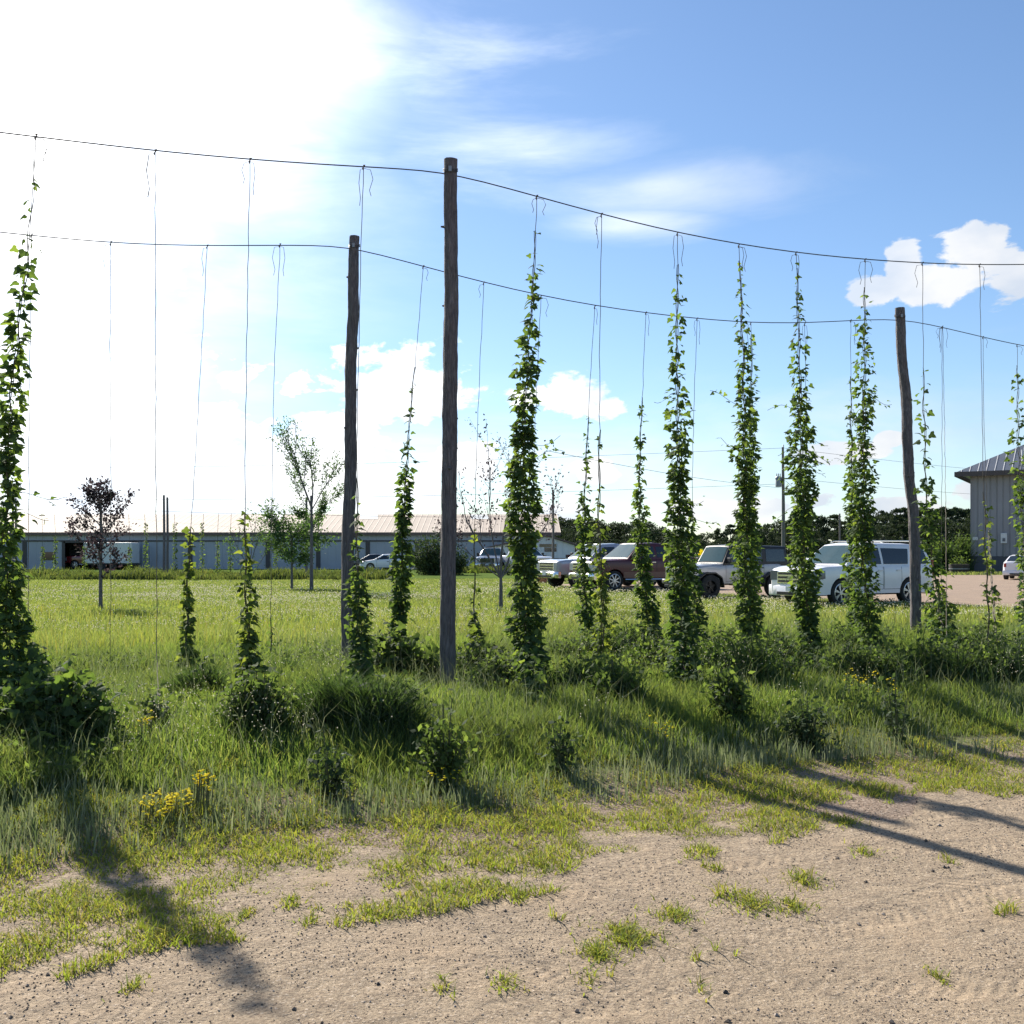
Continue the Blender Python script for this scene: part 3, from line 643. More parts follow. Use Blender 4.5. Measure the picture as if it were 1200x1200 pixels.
bush(446, 862, 100, 78, 'dark tangled reedy mound between the two left posts', 'reedy_tuft', n=1200, tuft=1200, mat='darkleaf', cat='tuft')
bush(468, 800, 84, 62, 'bush of drooping broad leaves under the vine between the two left posts', n=900, size=.09, mat='bushleaf', sim=False)
bush(562, 795, 62, 45, 'dark leafy mound at the foot of the sparse yellow vine', n=900, size=.07, mat='darkleaf')
bush(520, 922, 58, 110, 'gangly weed of rounded leaves in front of the tallest post', 'tall_weed', n=800, size=.06, mat='bushleaf', cat='weed')
bush(385, 932, 42, 78, 'small thin weed in the grass left of the gangly one', 'tall_weed', n=260, size=.055, mat='darkleaf', cat='weed')
bush(655, 905, 40, 84, 'wispy dark weed in front of the thickest vine', 'tall_weed', n=260, size=.05, mat='darkleaf', cat='weed')
bush(182, 855, 34, 48, 'little dark weed under the tiny sprig', 'tall_weed', n=220, size=.055, mat='darkleaf', cat='weed')
bush(852, 848, 66, 70, 'bushy weed of pointed leaves in front of the silver off-roader', n=1300, size=.06, mat='bushleaf', cat='weed')
bush(945, 878, 62, 66, 'low dark weed below the vine with stray side shoots', n=700, size=.055, mat='darkleaf', cat='weed')
bush(1052, 872, 40, 90, 'thin dark weed in the grass in front of the bent post', 'tall_weed', n=240, size=.05, mat='darkleaf', cat='weed')
RB = [(578, 800, 60, 36, 0), (684, 812, 76, 56, 1), (722, 822, 80, 60, 1), (756, 786, 56, 44, 0), (700, 775, 90, 50, 0), (738, 765, 60, 40, 1), (846, 786, 80, 56, 0), (885, 800, 110, 72, 1), (912, 784, 70, 56, 0), (1004, 802, 70, 54, 0), (1035, 800, 90, 56, 1),
      (1000, 770, 90, 54, 1), (1080, 796, 100, 66, 0), (1125, 800, 110, 66, 0), (1172, 800, 90, 62, 1), (1140, 765, 90, 38, 1), (1215, 790, 90, 60, 0), (870, 765, 80, 42, 1), (800, 770, 60, 36, 0), (500, 800, 60, 32, 0), (660, 780, 60, 36, 0)]
RBL = ['low weedy bush just right of the tallest post', 'broad leafy bush right of the thickest vine', 'light leafy bush under the slim yellow-green vine', 'dark bush at the foot of the vine leaning right', 'bush behind the foot of the two slim vines', 'small light bush behind the vines by the maroon pickup', 'dark bush right of the dense vine by the maroon pickup',
       'large light bush under the vine before the silver off-roader', 'dark bush between the off-roader vine and the one with stray shoots', 'dark bush right of the vine with stray shoots', 'light bush left of the bent post', 'pale bush behind the foot of the dense vine by the white SUV doors', 'dark mound right of the bent post foot',
       'dark mound under the short yellow-green shoot', 'light mound under the sparse vines at the lot', 'low pale bush behind the mounds at the right', 'dark mound cut by the right edge', 'low pale bush behind the large light bush', 'small dark bush by the shorter tucked vine', 'low dark bush left of the tallest post foot', 'small dark bush behind the broad leafy bush']
for (a, b, c, d_, e), l in zip(RB, RBL): bush(a, b, c, d_*.86, l, n=1000, size=.062, mat='bushleaf' if e or a % 4 < 3 else 'darkleaf', tuft=300, group='bushes along the hop rows')

# ------------------------------------------------------------------ grasses
def frus(n, y0, y1, pw, margin=1.12):
    """points in the view wedge (plus margin) between distances y0,y1; density falls as y**-pw"""
    u = RNG.random(n); e = 2-pw
    Y = (y0**e+u*(y1**e-y0**e))**(1/e) if abs(e) > 1e-3 else y0*(y1/y0)**u
    X = Y*.482*margin*RNG.uniform(-1, 1, n)+RNG.uniform(-.4, .4, n); return X, Y
def vv(X, Y): return -.408*X+.913*Y
def stuff(o, label, cat): return tag(o, label, cat, kind='stuff')
# tall grass from the weedy verge to the second row
X, Y = frus(330000, 5.2, 17.5, 1.0); v = vv(X, Y); nz = vnoise(X, Y, 1.3, 1)
lo_ = 6.75+.9*(vnoise(X, Y, .9, 2)-.5)
k = (v > lo_) & (v < 15.5) & (RNG.random(len(X)) < .35+.8*nz) & (RNG.random(len(X)) < np.where(v > 13.2, .5, 1)); X, Y, v, nz = X[k], Y[k], v[k], nz[k]
H = (.09+.17*nz)*RNG.uniform(.45, 1.35, len(X))*sstep(6.2, 7.6, v+.1)*np.where((v > 10.3) & (v < 12.2), .8, 1)*np.where(X < -1, .85, 1.0)*np.where((X > -.9) & (v > 7.6) & (v < 9.9), .6, 1)+.03
stuff(blades('tall_grass', X, Y, H, RNG.uniform(.004, .009, len(X))*np.maximum(1, Y/11), M['grass'], lean=.6), 'long green grass growing round the hop rows', 'grass')
X, Y = frus(14000, 6.5, 16, 1.0); v = vv(X, Y); k = (v > 7.2) & (v < 14) & (vnoise(X, Y, 1.1, 81) > .42); X, Y = X[k], Y[k]
stuff(blades('dry_stalks', X, Y, RNG.uniform(.18, .5, len(X)), np.full(len(X), .004)*np.maximum(1, Y/10), M['greyweed'], lean=.7), 'thin dry seed stalks standing in the long grass', 'weeds')
# sunlit meadow and mown lawn behind
X, Y = frus(300000, 14, 66, 1.0); v = vv(X, Y); nz = vnoise(X, Y, .45, 5)
k = (v > 13) & ~in_lot(X, Y) & (RNG.random(len(X)) < .5+.6*nz); X, Y, nz = X[k], Y[k], nz[k]
H = np.interp(Y, [14, 20, 28, 40, 66], [.26, .22, .14, .10, .06])*(.5+.9*nz)*RNG.uniform(.6, 1.3, len(X))
stuff(blades('meadow_grass', X, Y, H, RNG.uniform(.008, .016, len(X))*np.maximum(1, Y/16), M['lawn'], lean=.5), 'sunlit meadow grass behind the hop rows', 'grass')
X, Y = frus(16000, 12, 34, .9); v = vv(X, Y); k = (v > 13.2) & ~in_lot(X, Y) & (vnoise(X, Y, .8, 71) > .4); X, Y = X[k], Y[k]
stuff(blades('meadow_stalks', X, Y, np.interp(Y, [12, 34], [.5, .2])*RNG.uniform(.5, 1.1, len(X)), np.full(len(X), .006)*np.maximum(1, Y/16), M['crab'], lean=.3), 'pale flowering stalks standing in the meadow', 'weeds')
# yellow-green patches where the verge meets the gravel
X, Y = frus(210000, 3.7, 9.5, 1.0); v = vv(X, Y); u = .913*X+.408*Y; nz = .5*vnoise(X, Y, 6.5, 9)+.5*vnoise(X, Y, 2.6, 19); nb = vnoise(X, Y, 1.0, 10)
sh_ = 4.78+.16*np.clip(u-1.5, 0, 6)+.12*np.clip(-u, 0, 2); dens = sstep(sh_-.6, sh_+.45, v+.9*(nb-.5))*(1-sstep(6.5, 7.4, v)); th = .57-.36*dens
k = ((nz > th) & (dens > .03)) | ((v > 3.2) & (v < 5.2) & (nz > .66) & (nb > .5)); k &= RNG.random(len(X)) < .75; X, Y, nz, v = X[k], Y[k], nz[k], v[k]
H = (.02+.05*np.clip((nz-.35)*3, 0, 1))*RNG.uniform(.5, 1.4, len(X))
ex = []
for (a, b, w, n_) in ((735, 1100, 75, 900), (700, 1120, 50, 350), (790, 1075, 60, 300), (880, 1060, 90, 500), (940, 1035, 60, 260), (930, 1065, 50, 200), (592, 1155, 40, 110), (1100, 1148, 18, 60), (362, 1082, 22, 70), (288, 1075, 26, 90), (225, 1100, 30, 90), (155, 1160, 30, 70), (445, 1076, 20, 60), (520, 1158, 24, 60), (690, 1150, 26, 60), (120, 1062, 50, 60), (610, 1055, 30, 80), (340, 1060, 30, 110), (820, 1160, 16, 30), (1010, 1000, 40, 120), (990, 965, 60, 300), (1110, 1010, 26, 50)):
    g = ground(a, b); r = w/2*g[1]/F; t = RNG.uniform(0, 2*pi, n_); q = np.abs(RNG.normal(0, .55, n_)); n_ = len(q); ex.append(np.stack([g[0]+r*q*np.cos(t)*(1+.3*np.sin(5*t)), g[1]+r*1.1*q*np.sin(t)+RNG.normal(0, .04, n_), RNG.uniform(.02, .06, n_)], 1))
ex = np.concatenate(ex); X = np.concatenate([X, ex[:, 0]]); Y = np.concatenate([Y, ex[:, 1]]); H = np.concatenate([H, ex[:, 2]])
stuff(blades('verge_grass', X, Y, H, RNG.uniform(.004, .009, len(X)), M['crab'], lean=1.3), 'short yellow-green grass patches at the gravel edge', 'grass')
# silvery weeds with upright seed spikes
def grey():
    X, Y = frus(130000, 5, 13, 1.0); v = vv(X, Y); nb = vnoise(X, Y, 1.2, 21); k = (v > 5.95+.6*(nb-.5)) & (v < 7.35+.9*(vnoise(X, Y, .8, 22)-.5)) & (RNG.random(len(X)) < .05+1.2*np.clip(nb-.22, 0, 1)); X, Y = X[k], Y[k]
    n = len(X); H = RNG.uniform(.05, .20, n); return blades('silvery_weeds', X, Y, H, RNG.uniform(.005, .011, n), M['greyweed'], lean=.3)
stuff(grey(), 'silvery green weeds with upright seed spikes along the verge', 'weeds')
# ankle-high broad-leaved ground cover among the tall grass
X, Y = frus(50000, 6, 17, 1.0); v = vv(X, Y); nb = vnoise(X, Y, .9, 31); k = (((v > 8.9) & (v < 10.6)) | ((v > 11.9) & (v < 13.4)) | (nb > .66) & (v > 7) & (v < 14)) & ((X > -.5) | (nb > .5)); X, Y = X[k], Y[k]; n = len(X)
P = np.stack([X, Y, zfun(X, Y)+RNG.uniform(.03, .30, n)*vnoise(X, Y, 1.7, 33)], 1); T, Nn = rnd_leaf_dirs(n, norm(RNG.normal(0, 1, (n, 3))), 0)
stuff(leaves('undergrowth', P, T, Nn, RNG.uniform(.025, .065, n), M['bushleaf'], None, SIMV, SIMF), 'broad-leaved ground cover between the hop plants', 'ground cover')
OCT = np.array([[1, 0, 0], [-1, 0, 0], [0, 1, 0], [0, -1, 0], [0, 0, 1], [0, 0, -1.]]); OCF = np.array([[0, 2, 4], [2, 1, 4], [1, 3, 4], [3, 0, 4], [2, 0, 5], [1, 2, 5], [3, 1, 5], [0, 3, 5]])
def dots(name, P, S, m, parent=None, flat=1.0):
    n = len(P); a = RNG.uniform(0, 2*pi, n); T = np.stack([np.cos(a), np.sin(a), 0*a], 1); Z = np.tile([0, 0, 1.], (n, 1))+RNG.normal(0, .25, (n, 3))
    return leaves(name, P, T, Z, S, m, parent, OCT*[1, 1, flat], OCF)
X, Y = frus(60000, 13, 58, .9); nb = vnoise(X, Y, .35, 41); dd = np.interp(Y, [13, 19, 25, 40, 50, 58], [.15, .35, 1, 1, .35, .1])
k = ~in_lot(X, Y) & (vv(X, Y) > 13) & (RNG.random(len(X)) < dd*np.clip(nb*2-.55, 0.03, 1)); X, Y = X[k], Y[k]; n = len(X)
P = np.stack([X, Y, zfun(X, Y)+np.interp(Y, [13, 25, 58], [.2, .15, .09])*RNG.uniform(.7, 1.2, n)], 1)
stuff(dots('clover_flowers', P, RNG.uniform(.008, .015, n)*np.maximum(1, Y/24), M['white_fl']), 'small white clover flowers scattered over the lawn', 'flowers')
X, Y = frus(9000, 6.3, 13, 1); nb = vnoise(X, Y, 1.1, 43); k = (vv(X, Y) > 6.9) & (vv(X, Y) < 10.5) & (nb > .62); X, Y = X[k], Y[k]; n = len(X)
P = np.stack([X, Y, zfun(X, Y)+RNG.uniform(.2, .42, n)], 1); stuff(dots('tiny_white_flowers', P, RNG.uniform(.003, .006, n), M['white_fl']), 'tiny white weed flowers in the long grass', 'flowers')

def yellow_clump(px, py, wpx, n, label, h=.22, rep=3):
    g = ground(px, py); R = wpx/2*g[1]/F; rt = empty('yellow_wildflower', g); st = MB(); P = []
    for _ in range(n):
        a = random.uniform(0, 2*pi); r = R*math.sqrt(random.random()); x, y = r*math.cos(a), r*math.sin(a)*1.2; hh = h*random.uniform(.7, 1.2)
        zz = float(zfun(g[0]+x, g[1]+y))-g[2]; st.tube([(x, y, zz), (x+.01, y, zz+hh)], .0025, 4); P.append((x+.01, y, zz+hh))
    st.build('stems', M['stem'], rt); P = np.array(P); P = np.repeat(P, 3, 0)+RNG.normal(0, .012, (len(P)*3, 3))
    dots('blossoms', P, RNG.uniform(.006, .013, len(P)), M['yellow_fl'], rt, .5); return tag(rt, label, 'wildflowers', 'patches of yellow wildflowers')
yellow_clump(190, 962, 62, 50, 'large patch of yellow wildflowers in the grass at lower left', .13)
yellow_clump(238, 950, 24, 22, 'small upright yellow wildflower tuft right of the large patch', .2)
yellow_clump(168, 876, 22, 10, 'yellow wildflowers near the foot of the leftmost bare twine', .2)
yellow_clump(770, 888, 50, 12, 'scattered yellow wildflowers below the leaning vine', .25)
yellow_clump(1018, 822, 56, 20, 'yellow-orange wildflowers between the white SUV vine and the bent post', .22)
yellow_clump(884, 752, 34, 26, 'flat yellow wildflower patch on the lawn before the silver off-roader', .15)
yellow_clump(520, 932, 40, 8, 'a few yellow wildflowers below the gangly weed', .16)

# loose stones
X, Y = frus(60000, 3.3, 9, .6); k = (vv(X, Y) < 6.2) & ((vnoise(X, Y, 2.2, 51) > .45) | (RNG.random(len(X)) < .3)); X, Y = X[k], Y[k]; n = len(X)
S = .0018+.004*RNG.random(n)**3+.011*RNG.random(n)*(RNG.random(n) > .994); P = np.stack([X, Y, zfun(X, Y)+.006+S*.3], 1)
stuff(dots('loose_gravel', P, S, M['stone'], None, .65), 'loose pebbles scattered on the gravel road', 'gravel')

# ------------------------------------------------------------------ vehicles
def xp(prof, x): return float(np.interp(x, [a for a, _ in prof], [b for _, b in prof]))
def loft(sections, cap=True, closed=False):
    mb = MB(); n = len(sections[0]); mb.v = [tuple(p) for s in sections for p in s]
    for i in range(len(sections)-1):
        for j in range(n if closed else n-1):
            a = i*n+j; b = i*n+(j+1) % n; mb.f.append((a, b, b+n, a+n))
    if cap:
        mb.f.append(tuple(range(n))); mb.f.append(tuple((len(sections)-1)*n+j for j in range(n))[::-1])
    return mb

def vehicle(name, label, cat, front_left_ground, rear_dir, S, group='vehicles parked on the gravel lot'):
    """local frame: +x forward, +y left, z up. front_left_ground = world point under the front left wheel"""
    L, Wd, H = S['L'], S['W'], S['H']; xf, xr = S['xf'], S['xr']; R = S['R']; paint = M[S['paint']]; top = S['top']; sill = S.get('sill', .38)
    fx, fy = -rear_dir[0], -rear_dir[1]; ang = math.atan2(fy, fx); co, si = math.cos(ang), math.sin(ang); hw = Wd/2
    ly = hw-.12; ox = front_left_ground[0]-(xf*co-ly*si); oy = front_left_ground[1]-(xf*si+ly*co)
    rt = empty(name, (ox, oy, .012), ang)
    tag(rt, label, cat, group)
    Ra = R*S.get('arch', 1.17); xs = sorted(set([round(x, 3) for x in np.linspace(-L/2, L/2, 90)]+[round(w+Ra*math.cos(t), 3) for w in (xf, xr) for t in np.linspace(0, pi, 17)]+[-L/2+.01, L/2-.01, -L/2+.04, L/2-.04]))
    bw = S.get('bodyw', hw)
    def half(x):
        e = (abs(x)/(L/2)); nose = S.get('nose', .12)
        w = bw-nose*max(0, e-.78)**1.5/.22**1.5*(1 if x > 0 else .6)
        d = L/2-abs(x)
        if d < .12: w -= .07*(1-math.sqrt(max(0, 1-(1-d/.12)**2)))
        return w
    def zb(x):
        z = sill+(S.get('bumpz', .42)-sill if abs(x) > L/2-.5 else 0)
        for w in (xf, xr):
            if abs(x-w) < Ra: z = max(z, R+math.sqrt(max(0, Ra*Ra-(x-w)**2)))
        return min(z, xp(top, x)-.08)
    def side(x, z):                                      # outer skin half width at height z
        t = (z-sill)/(S['belt']-sill); return half(x)*(1-.045*max(0, t-.6)**2*4-.035*max(0, .35-t))
    secs = []
    for x in xs:
        a, b = zb(x), xp(top, x); d = L/2-abs(x)
        if d < .05: b -= .03*(1-d/.05)
        pts = []; zz = [a+(b-a)*t for t in (0, .12, .3, .5, .7, .86, .95, 1)]
        lft = [(x, side(x, z)-(.03 if i == 7 else .008 if i == 6 else 0), z) for i, z in enumerate(zz)]
        cr = [(x, side(x, b)*.8, b+.018), (x, side(x, b)*.4, b+.03)]
        ring = lft+cr; ring = ring+[(p[0], -p[1], p[2]) for p in ring[::-1]]; secs.append(ring)
    loft(secs, closed=True).build('body', paint, rt, smooth=35)
    # dark chassis between the wheels
    ub = MB(); ub.box((0, 0, sill+.02), (L*.86, Wd*.62, .16)); ub.build('chassis', M['black'], rt)
    if S.get('bed'):
        bb = MB(); x0, x1 = S['bed']; bz = xp(top, (x0+x1)/2)+.032; bb.box(((x0+x1)/2, 0, bz), (x1-x0, Wd*.8, .02)); bb.build('bed_cover', M['black'], rt)
    # greenhouse
    gh = S['cab']; belt = S['belt']; wb = S.get('cabw', hw-.06); wr = S.get('roofw', hw-.24); roofz = max(z for _, z in gh)
    def gy(z): return wb+(wr-wb)*np.clip((z-belt)/(roofz-belt), 0, 1)**1.15
    gx = sorted(set([round(x, 3) for x in np.linspace(gh[0][0], gh[-1][0], 50)]+[a for a, _ in gh])); secs = []
    for x in gx:
        b = max(xp(gh, x), belt-.02); a = belt-.06
        zz = [a+(b-a)*t for t in (0, .3, .6, .85, .95, 1)]
        lft = [(x, gy(z)-(.05 if i == 5 else .015 if i == 4 else 0), z) for i, z in enumerate(zz)]
        ring = lft+[(x, gy(b)*.6, b+.02)]; ring = ring+[(p[0], -p[1], p[2]) for p in ring[::-1]]; secs.append(ring)
    loft(secs, closed=True).build('cab', M[S.get('cabm', S['paint'])], rt, smooth=40)
    def panel(poly, sgn, name, m, off=.006, fn=gy, parent=rt, trim=None):
        (x0, x1, z0, z1) = min(p[0] for p in poly), max(p[0] for p in poly), min(p[1] for p in poly), max(p[1] for p in poly)
        mb = MB(); n = 10; lo = []; hi = []
        # poly given as 4 corners: bottom-rear, bottom-front, top-front, top-rear
        (ax, az), (bx, bz), (cx, cz), (dx, dz) = poly
        g = []
        for j in range(5):
            t = j/4; row = []
            for i in range(n+1):
                s = i/n; xx = (ax*(1-s)+bx*s)*(1-t)+(dx*(1-s)+cx*s)*t; zz_ = (az*(1-s)+bz*s)*(1-t)+(dz*(1-s)+cz*s)*t
                y = (fn(zz_) if fn is gy else fn(xx, zz_))+off; row.append((xx, sgn*y, zz_))
            g.append(row)
        mb.v = [p for r in g for p in r]; w = n+1
        for j in range(4):
            for i in range(n): a = j*w+i; mb.f.append((a, a+1, a+w+1, a+w))
        return mb.build(name, m, parent, smooth=40)
    for sgn in (1, -1):
        for poly in S['windows']: 
            w = panel(poly, sgn, 'window', M['glass'])
        for (x0, x1, z0, z1) in S['doors']:
            d = .012
            dr = None
            for q in ([(x0, z0), (x0+d, z0), (x0+d, z1), (x0, z1)], [(x1-d, z0), (x1, z0), (x1, z1), (x1-d, z1)], [(x0, z0), (x1, z0), (x1, z0+d), (x0, z0+d)]):
                s_ = panel(q, sgn, 'door' if dr is None else 'door_seam', M['black'], .003, side, dr or rt); dr = dr or s_
            hb = MB(); hx = x0+.14; hb.box((hx, sgn*(side(hx, belt-.14)+.02), belt-.14), (.2, .03, .04)); hb.build('door_handle', M[S.get('handle', 'chrome')], dr, bevel=.006)
        if S.get('lower'):
            panel([(xr+Ra*.9, sill+.02), (xf-Ra*.9, sill+.02), (xf-Ra*.9, S['lower']), (xr+Ra*.9, S['lower'])], sgn, 'lower_trim', M['tan'], .004, side)
        if S.get('steps'):
            sb = MB(); sb.tube([(xr+Ra, sgn*(hw+.02), sill-.06), (xf-Ra, sgn*(hw+.02), sill-.06)], .045, 8); sb.build('side_step', M['chrome'], rt, smooth=40)
        mr = MB(); mx = S['mirror']; my = sgn*(side(mx, belt)+.13); mr.box((mx, my, belt+.13), (.10, .2, S.get('mirh', .2))); mo = mr.build('mirror', M[S.get('mirm', 'black')], rt, bevel=.03)
        ma = MB(); ma.box((mx, sgn*(side(mx, belt)), belt+.06), (.06, .2, .04)); ma.build('mirror_arm', M['black'], mo)
    # windscreen and rear glass
    (rbx, rbz), (rtx, rtz), (wtx, wtz), (wbx, wbz) = gh[0], gh[1], gh[-2], gh[-1]
    def slope_glass(xb, zb_, xt, zt, name, m, off):
        mb = MB(); g = []
        dx, dz = xt-xb, zt-zb_; ln = math.hypot(dx, dz); nx, nz = (dz/ln, -dx/ln) if xb > xt else (-dz/ln, dx/ln)
        for j in range(5):
            t = .07+.86*j/4
            for i in range(13):
                s = -1+2*i/12; x = xb+dx*t; z = zb_+dz*t; y = s*(gy(z)-.09)
                mb.v.append((x+nx*off*(1), y, z+abs(nz)*off+.02*(1-abs(s)**2)))
        for j in range(4):
            for i in range(12): a = j*13+i; mb.f.append((a, a+1, a+14, a+13))
        return mb.build(name, m, rt, smooth=60)
    slope_glass(wbx, wbz, wtx, wtz, 'windscreen', M['wglass'], .014)
    slope_glass(rbx, rbz, rtx, rtz, 'rear_window', M['glass'], .014)
    # nose: grille, lamps, bumper, plate
    xn = L/2; gz0, gz1, gw = S['grille']; fr = MB(); fr.box((xn-.01, 0, (gz0+gz1)/2), (.07, gw, gz1-gz0)); go = fr.build('grille', M[S.get('grillem', 'chrome')], rt, bevel=.02)
    if S.get('slots'):
        for i in range(7):
            sb = MB(); yy = (i-3)*gw/8; sb.box((xn+.027, yy, (gz0+gz1)/2), (.012, gw/15, (gz1-gz0)*.72)); sb.build('grille_slot', M['black'], go)
    else:
        nb = S.get('bars', 3)
        for i in range(nb):
            sb = MB(); hh = (gz1-gz0)/(nb+.3); z = gz0+hh*(i+.65); sb.box((xn+.027, 0, z), (.012, gw*.9, hh*.55)); sb.build('grille_opening', M['black'], go)
    for sgn in (1, -1):
        lz0, lz1, lw = S['lamp']
        if S.get('round'):
            lb = MB(); lb.lathe([(0, .03), (.09, .025), (.105, 0), (.105, -.03)], 20, 'y', (0, 0, 0)); lb.v = [(p[1]+xn+.03, p[0]+sgn*gw*.36, p[2]+(lz0+lz1)/2) for p in lb.v]; lb.build('headlight', M['lamp'], rt, smooth=40)
        else:
            lb = MB(); yc = sgn*(half(xn-.05)-lw/2-.01); lb.box((xn-.03, yc, (lz0+lz1)/2), (.07, lw, lz1-lz0)); h_ = lb.build('headlight', M[S.get('lampm', 'lamp')], rt, bevel=.02)
            panel([(xn-.42, lz0+.07), (xn-.03, lz0), (xn-.03, lz1), (xn-.42, lz1)] if S.get('wrap') else [(xn-.2, lz0), (xn-.03, lz0), (xn-.03, lz1), (xn-.2, lz1)], sgn, 'side_lens', M[S.get('lampm', 'lamp')], .004, side, h_)
        tb = MB(); tz0, tz1 = S.get('tail', (belt-.45, belt-.05)); tb.box((-xn+.03, sgn*(half(-xn+.05)-.06), (tz0+tz1)/2), (.10, .13, tz1-tz0)); tb.build('tail_light', M['redlamp'], rt, bevel=.015)
    bz0, bz1, bd = S['bumper']; bm = M[S.get('bumperm', S['paint'])]
    for sg in (1, -1):
        b = MB(); n = 14; pts = []
        bwid = S.get('bumperw', Wd-.06)/2
        for z, k in ((bz0, .75), (bz0+.04, 1), (bz1-.04, 1), (bz1, .8)):
            pts.append([(sg*(xn-.12+(bd+.12)*k*(1-abs(s)**4*.55)), s*bwid, z) for s in np.linspace(-1, 1, n)])
        pts += [[(sg*(xn-.15), s*bwid, z) for s in np.linspace(-1, 1, n)] for z in (bz1, bz0)]
        secs = [[p[i] for p in pts] for i in range(n)]; bo = loft(secs, closed=True).build('bumper', bm, rt, smooth=40)
        ib = MB(); ib.box((sg*(xn+bd+.004), 0, bz0+.07), (.02, bwid*1.1, .09)); ib.build('bumper_intake', M['black'], bo)
        pb = MB(); pb.box((sg*(xn+bd+.02), 0, (bz0+bz1)/2+.05 if sg > 0 else (bz0+bz1)/2+.3), (.012, .3, .15)); pb.build('licence_plate', M['plate'], bo)
    # wheels
    for wx in (xf, xr):
        for sgn in (1, -1):
            w = empty('wheel', (wx, sgn*ly, R)); w.parent = rt; wd = .12; o = 1 if sgn > 0 else -1
            t = MB(); rr = R*S.get('rimr', .66)
            t.lathe([(rr*.95, -wd), (R*.93, -wd), (R, -wd*.75), (R, wd*.75), (R*.93, wd), (rr*1.02, wd), (rr*.97, wd*.7), (rr*.95, -wd)], 36, 'y'); t.build('tyre', M['tyre'], w, smooth=35)
            rm = MB(); rm.lathe([(rr, o*wd*.9), (rr*.93, o*wd*.95), (rr*.88, o*wd*.4), (rr*.3, o*wd*.2), (rr*.22, o*wd*.7), (.0, o*wd*.7)] if False else [(rr, o*wd*.9), (rr*.92, o*wd*.95), (rr*.88, o*wd*.3)], 36, 'y')
            ns = S.get('spokes', 6)
            for q in range(ns):
                a = 2*pi*q/ns+.3; c, s_ = math.cos(a), math.sin(a)
                for da in ((-.12, .12) if S.get('split') else (0,)):
                    c2, s2 = math.cos(a+da), math.sin(a+da); wv = rr*(.10 if S.get('split') else .15); px_, pz_ = -s2*wv/2, c2*wv/2
                    y0, y1 = o*wd*.35, o*wd*.72
                    rm.quad((c*rr*.15+px_, y1, s_*rr*.15+pz_), (c*rr*.15-px_, y1, s_*rr*.15-pz_), (c2*rr*.9-px_, y1*.95, s2*rr*.9-pz_), (c2*rr*.9+px_, y1*.95, s2*rr*.9+pz_))
                    rm.quad((c*rr*.15+px_, y1, s_*rr*.15+pz_), (c2*rr*.9+px_, y1*.95, s2*rr*.9+pz_), (c2*rr*.9+px_, y0, s2*rr*.9+pz_), (c*rr*.15+px_, y0, s_*rr*.15+pz_))
            rm.cyl((0, o*wd*.2, 0), (0, o*wd*.82, 0), rr*.22, 16); rm.build('rim', M[S.get('rimm', 'alloy')], w, smooth=30)
            dk = MB(); dk.cyl((0, o*wd*.05, 0), (0, o*wd*.1, 0), rr*.93, 24); dk.build('brake_disc', M['black'], w)
    if S.get('flares'):
        for wx in (xf, xr):
            for sgn in (1, -1):
                fl = MB(); R1 = Ra*1.02; prof = [(pi*1.02, 0), (pi*.82, 1), (pi*.62, 1), (pi*.38, 1), (pi*.18, 1), (-.02*pi, 0)]
                pp = [(wx+R1*1.12*math.cos(a), R+R1*min(math.sin(a), .84)) for a, _ in prof]
                for th, yy0, yy1 in ((.06, bw-.04, hw),):
                    secs = [[(x, sgn*yy0, z), (x, sgn*yy1, z), (x+.0, sgn*yy1, z+th), (x, sgn*yy0, z+th)] for x, z in pp]
                    mbf = loft(secs, closed=True)
                mbf.build('fender_flare', M['black'], rt, smooth=30, bevel=.01)
    if S.get('rails'):
        for sgn in (1, -1):
            rb = MB(); rb.tube([(gh[1][0]+.15, sgn*(wr-.07), roofz+.02), (gh[1][0]+.3, sgn*(wr-.07), roofz+.07), (wtx-.4, sgn*(wr-.07), roofz+.07), (wtx-.2, sgn*(wr-.07), roofz+.02)], .02, 6); rb.build('roof_rail', M['chrome'], rt, smooth=40)
    if S.get('spare'):
        sp = MB(); sp.lathe([(.0, -.12), (.3, -.12), (R*.97, -.1), (R, 0), (R*.97, .1), (.3, .12), (0, .12)], 28, 'y'); sp.v = [(-xn-.14+p[1], p[0], p[2]+.95) for p in sp.v]; sp.build('spare_wheel', M['tyre'], rt, smooth=40)
    return rt

PICK = dict(L=6.3, W=2.05, H=2.02, xf=2.1, xr=-1.95, R=.42, belt=1.33, sill=.52, bumpz=.62,
    top=[(-3.15, 1.36), (-1.15, 1.38), (-1.1, 1.34), (1.15, 1.33), (1.5, 1.30), (2.7, 1.27), (3.05, 1.22), (3.15, 1.12)],
    cab=[(-1.18, 1.36), (-1.0, 1.93), (-.2, 2.02), (.62, 1.99), (1.42, 1.34)], roofw=.74,
    windows=[[(-1.0, 1.40), (-.14, 1.40), (-.14, 1.86), (-.86, 1.84)], [(-.02, 1.40), (1.02, 1.40), (.55, 1.86), (-.02, 1.87)]],
    doors=[(-1.12, -.08, .62, 1.3), (-.05, 1.15, .62, 1.3)], mirror=1.08, mirh=.3, bed=(-3.0, -1.25),
    grille=(.78, 1.18, 1.25), lamp=(.84, 1.16, .30), bumper=(.46, .74, .12), bumperm='chrome', bars=3, tail=(.85, 1.3), steps=True)
